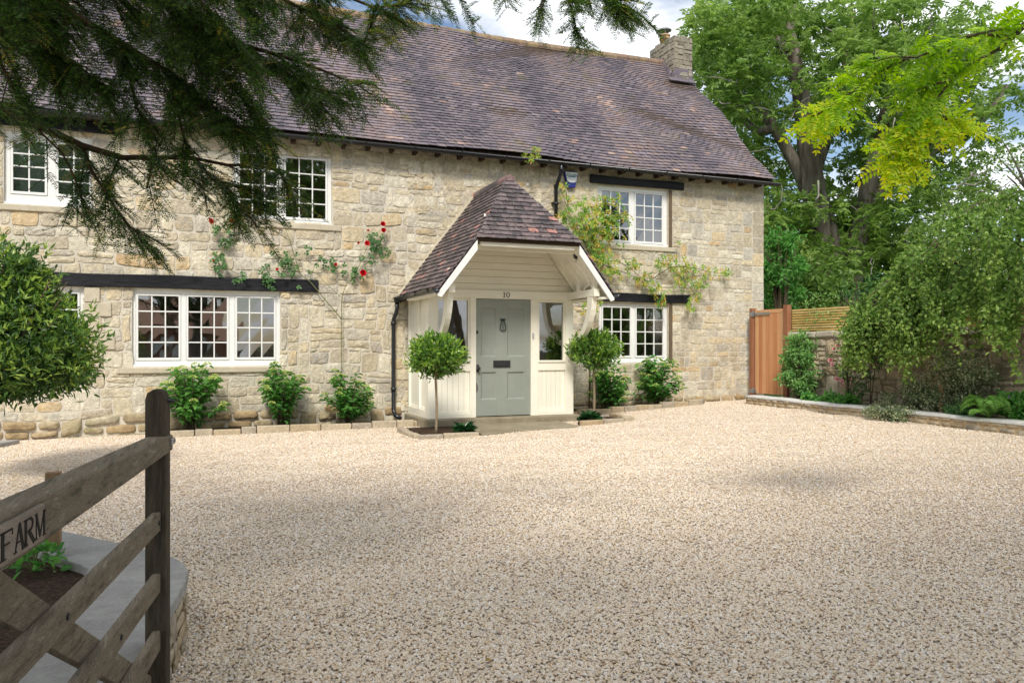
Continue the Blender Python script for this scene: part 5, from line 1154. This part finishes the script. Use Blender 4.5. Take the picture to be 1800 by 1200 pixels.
c = at(1850, 350, 22); smalltree('alder_tree', 'loose small leaved tree cut by the right edge of the picture', (c[0], c[1]), 9, (2.0, 2.0, 3.3), 800, 71, 'walnut', .10, .06, (c[0] - .1, c[1], 5.4), 46, .5)

# ------------------------------------------------------------------ weeping tree in the right bed
RNG = np.random.default_rng(81)
wt_ = thing('weeping_tree', (11.75, 8.3, 0), 'broad weeping tree trailing leafy curtains over the slat fence', 'tree')
mb, lf = MB(), MB()
mb.tube(bez(A(11.95, 8.2, 0), A(12.05, 8.3, 1.6), A(11.75, 8.4, 3.0), 9), np.linspace(.12, .08, 9), 9, rough=.15)
heads = [at(1700, 400, 11.9), at(1760, 350, 11.6), at(1660, 420, 12.3), at(1810, 330, 11.2), at(1600, 480, 12.6), at(1860, 350, 10.8)]
for hd in heads: mb.tube(bez(A(11.8, 8.35, 2.7), (A(11.8, 8.35, 3.0) + hd) / 2 + A(0, 0, .1), hd, 7), np.linspace(.05, .016, 7), 7, rough=.1)
XS = [1440, 1500, 1560, 1620, 1680, 1740, 1800, 1930]
for i in range(600):
    px_ = RNG.uniform(1510, 1930) if i % 3 else RNG.uniform(1500, 1690)
    up_y = np.interp(px_, XS, [600, 575, 490, 415, 355, 325, 320, 320]) + RNG.normal(0, 16); lo_y = np.interp(px_, [1440, 1520, 1600, 1650, 1700, 1760, 1800, 1930], [630, 690, 690, 665, 655, 675, 670, 640])
    y0 = up_y + max(lo_y - up_y - 95, 5) * RNG.random() ** .8;
    if math.sin(px_ * .047 + 1) + math.sin(y0 * .06 + px_ * .013) < -1.15: continue
    rr_ = ray(px_, HOR); tw_ = 10.75 / rr_[0]
    t_ = tw_ + (RNG.uniform(-1.1, -.05) if y0 > 500 else RNG.uniform(-1.2, .9)); p0 = at(px_, y0, t_)
    hang = RNG.uniform(.25, .75); p2 = p0 - RT * RNG.uniform(.0, .3) - FW * RNG.uniform(-.15, .3) - A(0, 0, hang); p1 = p0 - RT * RNG.uniform(.05, .3) + A(0, 0, RNG.uniform(0, .12)); q = bez(p0, p1, p2, 14)
    mb.tube(q, np.linspace(.006, .002, 14), 4)
    if i % 6 == 0:
        hd = heads[int(np.argmin([np.linalg.norm(h - p0) + RNG.uniform(0, 1) for h in heads]))]; mb.tube(bez(hd, (hd + p0) / 2 + A(0, 0, .18), p0, 8), np.linspace(.016, .006, 8), 5)
    n = int(80 * (.6 + hang)); s_ = RNG.uniform(0, 13, n); P = np.stack([np.interp(s_, np.arange(14), q[:, k]) for k in range(3)], -1); dd = rdir(n) * A(1, 1, .7) + A(0, 0, -.55)
    lf.leaves(P + RNG.normal(0, .042, (n, 3)), dd, A(0, 0, .6) + RNG.normal(0, .7, (n, 3)) + A(-.3, -.4, 0), RNG.uniform(.042, .078, n), RNG.uniform(.03, .052, n), np.clip(RNG.uniform(0, .8, n) + .2 * (s_ > 10), 0, 1), .2)
mb.build('branches', M['twig'], wt_, True); lf.build('foliage', M['birch'], wt_)

# ------------------------------------------------------------------ robinia branch, upper right
RNG = np.random.default_rng(91)
rob = thing('robinia_tree', (8.2, 1.2, 0), 'lime yellow robinia bough reaching in from the upper right', 'tree')
mb, lf, pt = MB(), MB(), MB(); tR = 5.2
Rp = lambda x, y, t=tR: at(x, y, t)
mb.tube(bez(A(8.2, 1.2, 0), A(8.1, 1.2, 2.0), A(7.6, 1.4, 3.6), 9), np.linspace(.13, .09, 9), 9, rough=.15)
q0 = Rp(1960, -120, 5.0)
mb.tube(bez(A(7.7, 1.36, 3.2), A(7.0, 1.6, 3.9), q0, 9), np.linspace(.09, .035, 9), 8, rough=.15)
mb.tube(np.vstack([q0, Rp(1850, 10), Rp(1800, 45), Rp(1775, 70), Rp(1758, 88)]), np.linspace(.03, .016, 5), 7, rough=.2)
tw = [[(1772, 66), (1730, 60), (1690, 68), (1650, 85), (1610, 102), (1570, 100), (1535, 110)], [(1758, 86), (1720, 105), (1690, 125), (1672, 140), (1650, 170), (1625, 205), (1608, 232), (1600, 262), (1560, 275)], [(1690, 125), (1650, 130), (1612, 142)], [(1600, 100), (1540, 130), (1500, 160), (1465, 185), (1440, 200), (1425, 205)], [(1625, 205), (1600, 225), (1580, 235)], [(1670, 140), (1640, 150), (1610, 160)], [(1700, 65), (1740, 55), (1770, 50)], [(1640, 190), (1670, 215), (1690, 225)]]
def pinnate(c, d, nr, L_, m=8, r0=(0, 1)):
    d = unit(d); sd = unit(np.cross(d, nr)); nn = np.cross(sd, d); k = np.arange(m); base_ = c + np.outer((k + 1.2) / (m + 1) * L_, d) - np.outer(((k + 1) / m) ** 2 * L_ * .18, (0, 0, 1))
    for s_ in (-1, 1): lf.leaves(base_, sd * s_ + d * .35 + RNG.normal(0, .1, (m, 3)) - A(0, 0, .15), nn + RNG.normal(0, .15, (m, 3)), L_ * .23 * RNG.uniform(.85, 1.15, m), L_ * .105, np.clip(RNG.uniform(*r0, m), 0, 1), .1)
    lf.leaves(c + d * L_ * .95 - A(0, 0, L_ * .15), d, nn, L_ * .22, L_ * .1, RNG.uniform(*r0)); pt.tube([c, c + d * L_ * .5 - A(0, 0, L_ * .05), c + d * L_ - A(0, 0, L_ * .17)], .0012, 4)
def tpath(pts, dep): return np.array([Rp(x, y, dep + .04 * math.sin(i)) for i, (x, y) in enumerate(pts)])
for j, pts in enumerate(tw):
    q = tpath(pts, tR + RNG.uniform(-.15, .1)); mb.tube(q, np.linspace(.011, .004, len(q)), 6, rough=.15)
    tt = np.linspace(.8, len(q) - 1, int(len(q) * 6.2)); 
    for t_ in tt:
        p = np.array([np.interp(t_, np.arange(len(q)), q[:, k]) for k in range(3)]); i = min(int(t_), len(q) - 2); d0 = unit(q[i + 1] - q[i]); d = unit(d0 * .8 + RNG.normal(0, .75, 3) + A(0, 0, -.15)); y_ = HOR - (p[2] - CAM_H) / (p @ FW) * FPX
        r_ = (0, .6) if y_ < 190 else (.35, 1)
        pinnate(p, d, A(-.2, -.5, .8) + RNG.normal(0, .4, 3), RNG.uniform(.14, .24), 8, r_)
for x, y, n in ((1455, 215, 9), (1448, 235, 8), (1470, 190, 8), (1560, 285, 12), (1590, 300, 12), (1610, 290, 9), (1640, 225, 8), (1680, 225, 9), (1620, 245, 9), (1560, 300, 7), (1500, 150, 10), (1530, 120, 10)):
    for _ in range(n): pinnate(Rp(x + RNG.normal(0, 12), y - 18 + RNG.normal(0, 8)), RNG.normal(0, 1, 3) * A(1, .6, .4) + A(-.3, 0, -.6), A(-.2, -.5, .8) + RNG.normal(0, .4, 3), RNG.uniform(.13, .2), 7, (.45, 1) if y > 180 else (.1, .7))
mb.build('branches', M['twig'], rob, True); lf.build('foliage', M['robinia'], rob); pt.build('leaf_stalks', M['robstalk'], rob)

# ------------------------------------------------------------------ yew overhead
RNG = np.random.default_rng(101)
yw = thing('yew_tree', (-4.6, 2.4, 0), 'dark yew tree whose drooping boughs overhang the upper left', 'tree')
mb, lf = MB(), MB()
mb.tube(np.array([(-4.6, 2.4, -.1), (-4.55, 2.4, 1.2), (-4.6, 2.5, 2.6), (-4.5, 2.5, 4.4), (-4.4, 2.5, 6.5)]), [.5, .42, .38, .3, .15], 14, rough=.25)
tg = MB()
def spray(c, d, L_, nr, warm=0., needle=.026):
    """a flat yew shoot with two ranks of needles"""
    d = unit(d); k = max(int(L_ / .0036), 6); t = np.linspace(.02, 1, k); side = np.where(np.arange(k) % 2, 1., -1.); sd = unit(np.cross(d, nr)); nn = np.cross(sd, d)
    base_ = c + np.outer(t * L_, d) - np.outer(t ** 2 * L_ * .16, (0, 0, 1)); dv = sd * side[:, None] + d * .42 + RNG.normal(0, .12, (k, 3)) + nn * .1
    ln = needle * np.sin(np.pi * (.2 + .7 * t)) ** .6 * RNG.uniform(.8, 1.15, k); lf.needles(base_, dv, nn + RNG.normal(0, .3, (k, 3)), ln, .0052, RNG.uniform(.62, 1, k) if warm > RNG.random() else RNG.uniform(0, .72, k))
    tg.tube(np.array([c, c + d * L_ * .5 - A(0, 0, L_ * .04), c + d * L_ - A(0, 0, L_ * .16)]), [.0016, .0013, .001], 3, cap=False)
def bough(pts, r0, dens=1., L_=(.075, .15), spread=.14, warm=.12, sub=True):
    """pts: (px, py, distance); shoots grow from both sides and hang"""
    P = np.array([at(x, y, t) for x, y, t in pts]); n = len(P); mb.tube(P, np.linspace(r0, .004, n), 7, rough=.15)
    seg_ = np.linalg.norm(np.diff(P, axis=0), axis=1).sum(); m = int(seg_ / .034 * dens)
    for i in range(m):
        t_ = RNG.uniform(.05, n - 1); p = np.array([np.interp(t_, np.arange(n), P[:, k]) for k in range(3)]); j = min(int(t_), n - 2); d0 = unit(P[j + 1] - P[j])
        sd = unit(np.cross(d0, (0, 0, 1))) * RNG.choice((-1, 1)); dd = unit(sd * RNG.uniform(.3, 1) + d0 * RNG.uniform(.2, 1.) + A(0, 0, RNG.uniform(-.75, .2))); L1 = RNG.uniform(*L_) * 1.6
        if sub and RNG.random() < .8:
            tg.tube(np.array([p, p + dd * L1 * .5 - A(0, 0, L1 * .06), p + dd * L1 - A(0, 0, L1 * .2)]), [.0026, .002, .0014], 4, cap=False)
            pl = unit(np.cross(dd, (0, 0, 1)) + RNG.normal(0, .25, 3))
            for k in range(6):
                tt = .15 + .8 * (k + RNG.random()) / 6; q = p + dd * L1 * tt - A(0, 0, L1 * .2 * tt * tt); s2 = unit(dd * RNG.uniform(.5, 1) + pl * (1 if k % 2 else -1) * RNG.uniform(.6, 1.2) + A(0, 0, RNG.uniform(-.4, .08))); spray(q, s2, RNG.uniform(*L_) * .95 * (1.1 - .4 * tt), A(0, 0, 1) + RNG.normal(0, .3, 3), warm)
        spray(p, dd, L1 * .85, A(0, 0, 1) + RNG.normal(0, .3, 3), warm * .3)
B = [
 ([(-300, 60, 3.4), (-60, 165, 3.4), (0, 186, 3.4), (75, 225, 3.4), (145, 257, 3.45), (215, 277, 3.5), (280, 277, 3.5), (340, 278, 3.55), (375, 315, 3.6), (405, 345, 3.6), (425, 380, 3.6)], .022, .9, .3),
 ([(340, 278, 3.55), (400, 290, 3.6), (450, 290, 3.65), (490, 300, 3.65), (505, 320, 3.65)], .008, 1.4, .25),
 ([(145, 257, 3.45), (160, 300, 3.4), (185, 335, 3.4), (205, 370, 3.4), (230, 400, 3.4), (255, 415, 3.4)], .008, 1.2, .12),
 ([(60, 222, 3.4), (110, 270, 3.35), (130, 310, 3.35), (145, 350, 3.35)], .005, .7, .25), ([(210, 277, 3.5), (195, 310, 3.5), (190, 345, 3.5)], .005, .6, .2), ([(270, 277, 3.5), (265, 300, 3.5), (258, 330, 3.5)], .004, .7, .2),
 ([(375, 315, 3.6), (420, 330, 3.65), (455, 345, 3.7), (470, 370, 3.7)], .006, 1.3, .3), ([(400, 340, 3.6), (430, 370, 3.6), (450, 395, 3.6)], .005, 1.2, .2),
 ([(-200, -160, 3.0), (0, -60, 3.1), (120, 20, 3.2), (220, 80, 3.2), (300, 130, 3.3), (370, 185, 3.4), (420, 225, 3.4)], .02, 2.0, .05),
 ([(-200, -60, 3.0), (-40, 20, 3.0), (60, 70, 3.1), (130, 110, 3.15), (180, 150, 3.2)], .015, 1.7, .05),
 ([(100, -160, 3.3), (230, -60, 3.3), (340, 20, 3.4), (430, 80, 3.5), (500, 130, 3.5), (560, 175, 3.6)], .018, 2.0, .05),
 ([(260, -150, 3.6), (400, -60, 3.6), (500, 0, 3.7), (580, 40, 3.8), (640, 75, 3.8)], .015, 1.8, .08),
 ([(300, -40, 3.2), (350, 60, 3.2), (390, 130, 3.3), (430, 180, 3.4), (470, 215, 3.4)], .012, 1.8, .05), ([(430, 80, 3.5), (500, 100, 3.5), (570, 125, 3.6), (630, 150, 3.6)], .01, 1.5, .05), ([(500, 130, 3.5), (540, 150, 3.5), (590, 165, 3.5)], .008, 1.4, .05),
 ([(120, 20, 3.2), (100, 80, 3.2), (90, 130, 3.2), (110, 170, 3.2)], .008, 1.2, .05), ([(220, 80, 3.2), (230, 140, 3.2), (240, 190, 3.3), (260, 220, 3.3)], .008, 1.5, .05), ([(300, 130, 3.3), (310, 180, 3.3), (320, 230, 3.4), (330, 260, 3.4)], .008, 1.5, .08),
 ([(0, -20, 2.8), (-10, 50, 2.8), (0, 110, 2.9), (20, 150, 2.9)], .008, 1.3, .05), ([(640, 75, 3.8), (660, 30, 3.8), (690, 10, 3.9)], .006, 1.2, .4), ([(520, -50, 3.6), (600, -10, 3.7), (660, 15, 3.8), (720, 5, 3.9)], .01, 1.5, .35),
 ([(640, -80, 3.9), (720, -40, 4.0), (780, -12, 4.0), (820, 5, 4.0)], .008, 1., .1),
 ([(820, -180, 4.4), (920, -90, 4.4), (1000, -40, 4.3), (1060, -5, 4.3), (1110, 15, 4.3)], .01, 1.5, .12), ([(980, -50, 4.3), (1000, 0, 4.3), (1010, 40, 4.3), (1015, 60, 4.3)], .006, 1.3, .12), ([(1000, -60, 4.4), (965, -20, 4.4), (950, 10, 4.4), (955, 35, 4.4)], .005, .8, .05), ([(1050, -40, 4.3), (1075, 0, 4.3), (1085, 25, 4.3)], .005, 1.1, .15), ([(870, -120, 4.3), (885, -40, 4.3), (893, -6, 4.3)], .004, .6, .05)]
for pts, r0, dens, wm in B: bough(pts, r0, dens, warm=wm)
# the denser inside of the canopy and the boughs above the frame
for i in range(60):
    x0, y0, t_ = RNG.uniform(-150, 520), RNG.uniform(-330, 40), RNG.uniform(2.7, 3.9); dx, dy = RNG.uniform(30, 170), RNG.uniform(30, 150)
    lim = np.interp(x0 + dx, [0, 200, 350, 500, 650], [135, 175, 215, 190, 100]); y1 = min(y0 + dy, lim); bough([(x0, y0, t_), (x0 + dx * .5, (y0 + y1) / 2 - 12, t_ + .05), (x0 + dx, y1, t_ + .1)], .007, 1.5, warm=.04)
mb.build('branches', M['yewbark'], yw, True); tg.build('twigs', M['yewtwig'], yw, True); lf.build('foliage', M['yew'], yw)
# upper crown
lf = MB(); p, d, ix = clumpy(5200, (-2.6, 1.8, 5.4), (3.6, 3.4, 1.6), 150, .55, power=.6); leafy(lf, p, d * .5 - A(0, 0, .3), 6, .11, .035, (0, .7), .5, .09, .9); lf.build('crown', M['yew'], yw)

# ------------------------------------------------------------------ across the lane: what the windows reflect; unseen trees added to shade the foreground
for i, (x, y, h, lab, mk) in enumerate(((-4.5, -7.2, 12.5, 'tall broad tree across the lane reflected in the left windows', 'walnut'), (0.4, -6.3, 13.0, 'tallest tree, out of view, placed to shade the front gravel', 'walnut'), (5.6, -6.2, 12.4, 'round crowned tree out of view, added to shade the gravel', 'walnut'), (12.5, -13.5, 12, 'spreading dark tree across the lane reflected in the right windows', 'dark'), (21, -14, 11, 'dark tree across the lane beyond the right garden', 'dark'))):
    smalltree('offscreen_tree', lab, (x, y), h, (3.9, 3.2, 3.9), 2000, 200 + i, mk, .30, .15, (x, y, h - 3.9), 90, .8, 5)
bh = thing('brick_house', (-5, -43, 0), 'low red brick house with orange tiled roof reflected in the long left window', 'house')
mb = MB(); mb.box((-13, -46, -.3), (3, -40, 2.6)); mb.build('wall', M['brick'], bh)
mb = MB(); mb.prism([(-13.3, -39.5, 2.5), (-13.3, -46.5, 2.5), (-13.3, -43, 5.2)], (16.6, 0, 0)); mb.build('roof', mat('orange_tile', [(0, (.50, .28, .18)), (1, (.60, .38, .27))], .8, (6, .2), .4, 30, src=9), bh)
for x in (-10.5, -6.5, -2.2, .6):
    mb = MB(); mb.box((x, -40.0, 1.0), (x + 1.3, -39.9, 2.2)); mb.build('window', M['white'], bh)
lw = MB(); lw.box((-14, -10.6, -.3), (24, -10.2, 1.25)); tag(lw.build('lane_wall', M['old_stone']), 'stone wall along the far side of the lane reflected in the windows', 'wall')

# ------------------------------------------------------------------ small things on the ground
RNG = np.random.default_rng(111)
def seedling(px, py, z, label, cat, n, ln, mkey='gera', h=.1):
    b = at_z(px, py, z); lf, st = MB(), MB(); th = thing('seedling', tuple(b), label, cat)
    for i in range(n):
        d = rdir(1, .2, 1)[0]; e = b + d * A(.13, .13, h); st.tube([b, (b + e) / 2 + A(0, 0, .02), e], .002, 4)
        leafy(lf, e[None], d[None], 4, ln, ln * .5, (0, 1), .8, .015, .7)
    st.build('stems', M['greenstem'], th); lf.build('foliage', M[mkey], th)
seedling(62, 1005, ZP - .04, 'small bright green plant in the mulch behind the field gate', 'plant', 26, .06, h=.12)
mb = MB(); n = 260; x = RNG.uniform(4.5, 9.7, n); y = RNG.uniform(3.5, 10.5, n); k = x + y * .25 > 7.2 + RNG.uniform(-1, 1, n); x, y = np.r_[x[k], RNG.uniform(.3, 7, 45)], np.r_[y[k], RNG.uniform(3.2, 9, 45)]
z = ground_z(x, y) + .03; N = len(x); mb.leaves(np.stack([x, y, z], -1), rdir(N, -.15, .15), A(0, 0, 1) + RNG.normal(0, .25, (N, 3)), RNG.uniform(.02, .045, N), RNG.uniform(.012, .022, N), RNG.uniform(0, 1, N)); struct(mb.build('fallen_leaves', M['fallen']), 'stuff')

# ------------------------------------------------------------------ gravel stones (geometry nodes scatter of pebbles over the drive)
def gravel():
    mb = MB(); ys = np.linspace(2.0, 13.6, 110)
    # the visible wedge of the drive with a margin, cut by the beds and planters
    V, Fc = [], []
    nx = 110
    for j, y in enumerate(ys):
        xl = max(-.95 * y + .6, -4.6); xr = min(1.9 * y + 1.6, np.interp(y, [4, 12.86, 13.6], [9.70, 10.30, 11.0]))
        for i in range(nx): xx = xl + (xr - xl) * i / (nx - 1); V.append((xx, y, float(ground_z(xx, y)) + .006))
    for j in range(len(ys) - 1):
        for i in range(nx - 1):
            a = j * nx + i; c = (np.array(V[a]) + np.array(V[a + nx + 1])) / 2
            if 3.6 < c[0] < 6.3 and c[1] > 12.2: continue
            if 4.05 < c[0] < 5.84 and c[1] > 11.2: continue
            Fc.append((a, a + 1, a + nx + 1, a + nx))
    mb.raw(np.array(V), Fc, np.interp(np.hypot(np.array(V)[:, 0], np.array(V)[:, 1]), [4.2, 6, 8, 11], [1., .6, .34, .2])); o = mb.build('gravel', M['pebble']); struct(o, 'stuff')
    g = bpy.data.node_groups.new('pebble_scatter', 'GeometryNodeTree')
    g.interface.new_socket('Geometry', in_out='INPUT', socket_type='NodeSocketGeometry'); g.interface.new_socket('Geometry', in_out='OUTPUT', socket_type='NodeSocketGeometry')
    def nd(t, **k):
        n = g.nodes.new(t)
        for a, b in k.items(): setattr(n, a, b)
        return n
    l = g.links.new; gi, go = nd('NodeGroupInput'), nd('NodeGroupOutput')
    dp = nd('GeometryNodeDistributePointsOnFaces'); na = nd('GeometryNodeInputNamedAttribute', data_type='FLOAT'); na.inputs['Name'].default_value = 'rnd'; dm = nd('ShaderNodeMath', operation='MULTIPLY'); dm.inputs[1].default_value = 7400; l(na.outputs[0], dm.inputs[0]); l(dm.outputs[0], dp.inputs['Density']); dp.inputs['Seed'].default_value = 4
    ico = nd('GeometryNodeMeshIcoSphere'); ico.inputs['Radius'].default_value = 1; ico.inputs['Subdivisions'].default_value = 2
    sp = nd('GeometryNodeSetPosition'); nz = nd('ShaderNodeTexNoise'); nz.inputs['Scale'].default_value = .9; vm = nd('ShaderNodeVectorMath', operation='SUBTRACT'); vm.inputs[1].default_value = (.5, .5, .5); vs = nd('ShaderNodeVectorMath', operation='SCALE'); vs.inputs['Scale'].default_value = .9
    l(nz.outputs['Color'], vm.inputs[0]); l(vm.outputs[0], vs.inputs[0]); l(ico.outputs[0], sp.inputs['Geometry']); l(vs.outputs[0], sp.inputs['Offset'])
    ss = nd('GeometryNodeSetShadeSmooth'); l(sp.outputs[0], ss.inputs['Geometry'])
    ip = nd('GeometryNodeInstanceOnPoints'); l(gi.outputs[0], dp.inputs[0]); zo = nd('GeometryNodeSetPosition'); rz_ = nd('FunctionNodeRandomValue', data_type='FLOAT_VECTOR'); rz_.inputs[0].default_value = (0, 0, -.002); rz_.inputs[1].default_value = (0, 0, .005); rz_.inputs['Seed'].default_value = 17
    l(dp.outputs[0], zo.inputs['Geometry']); l(rz_.outputs[0], zo.inputs['Offset']); l(zo.outputs[0], ip.inputs['Points']); l(ss.outputs[0], ip.inputs['Instance'])
    r1 = nd('FunctionNodeRandomValue', data_type='FLOAT_VECTOR'); r1.inputs[0].default_value = (-.6, -.6, 0); r1.inputs[1].default_value = (.6, .6, 6.283); l(r1.outputs[0], ip.inputs['Rotation'])
    r2 = nd('FunctionNodeRandomValue', data_type='FLOAT_VECTOR'); r2.inputs[0].default_value = (.0055, .0045, .0042); r2.inputs[1].default_value = (.0122, .0095, .0062); r2.inputs['Seed'].default_value = 3; l(r2.outputs[0], ip.inputs['Scale'])
    sa = nd('GeometryNodeStoreNamedAttribute', data_type='FLOAT', domain='INSTANCE'); sa.inputs['Name'].default_value = 'rnd'; r3 = nd('FunctionNodeRandomValue', data_type='FLOAT'); r3.inputs['Seed'].default_value = 9
    l(ip.outputs[0], sa.inputs['Geometry']); l(r3.outputs[1], sa.inputs['Value'])
    sm = nd('GeometryNodeSetMaterial'); sm.inputs['Material'].default_value = M['pebble']; l(sa.outputs[0], sm.inputs['Geometry']); l(sm.outputs[0], go.inputs[0])
    md = o.modifiers.new('scatter', 'NODES'); md.node_group = g
    for n in M['pebble'].node_tree.nodes:
        if n.type == 'ATTRIBUTE': n.attribute_type = 'INSTANCER'
gravel()
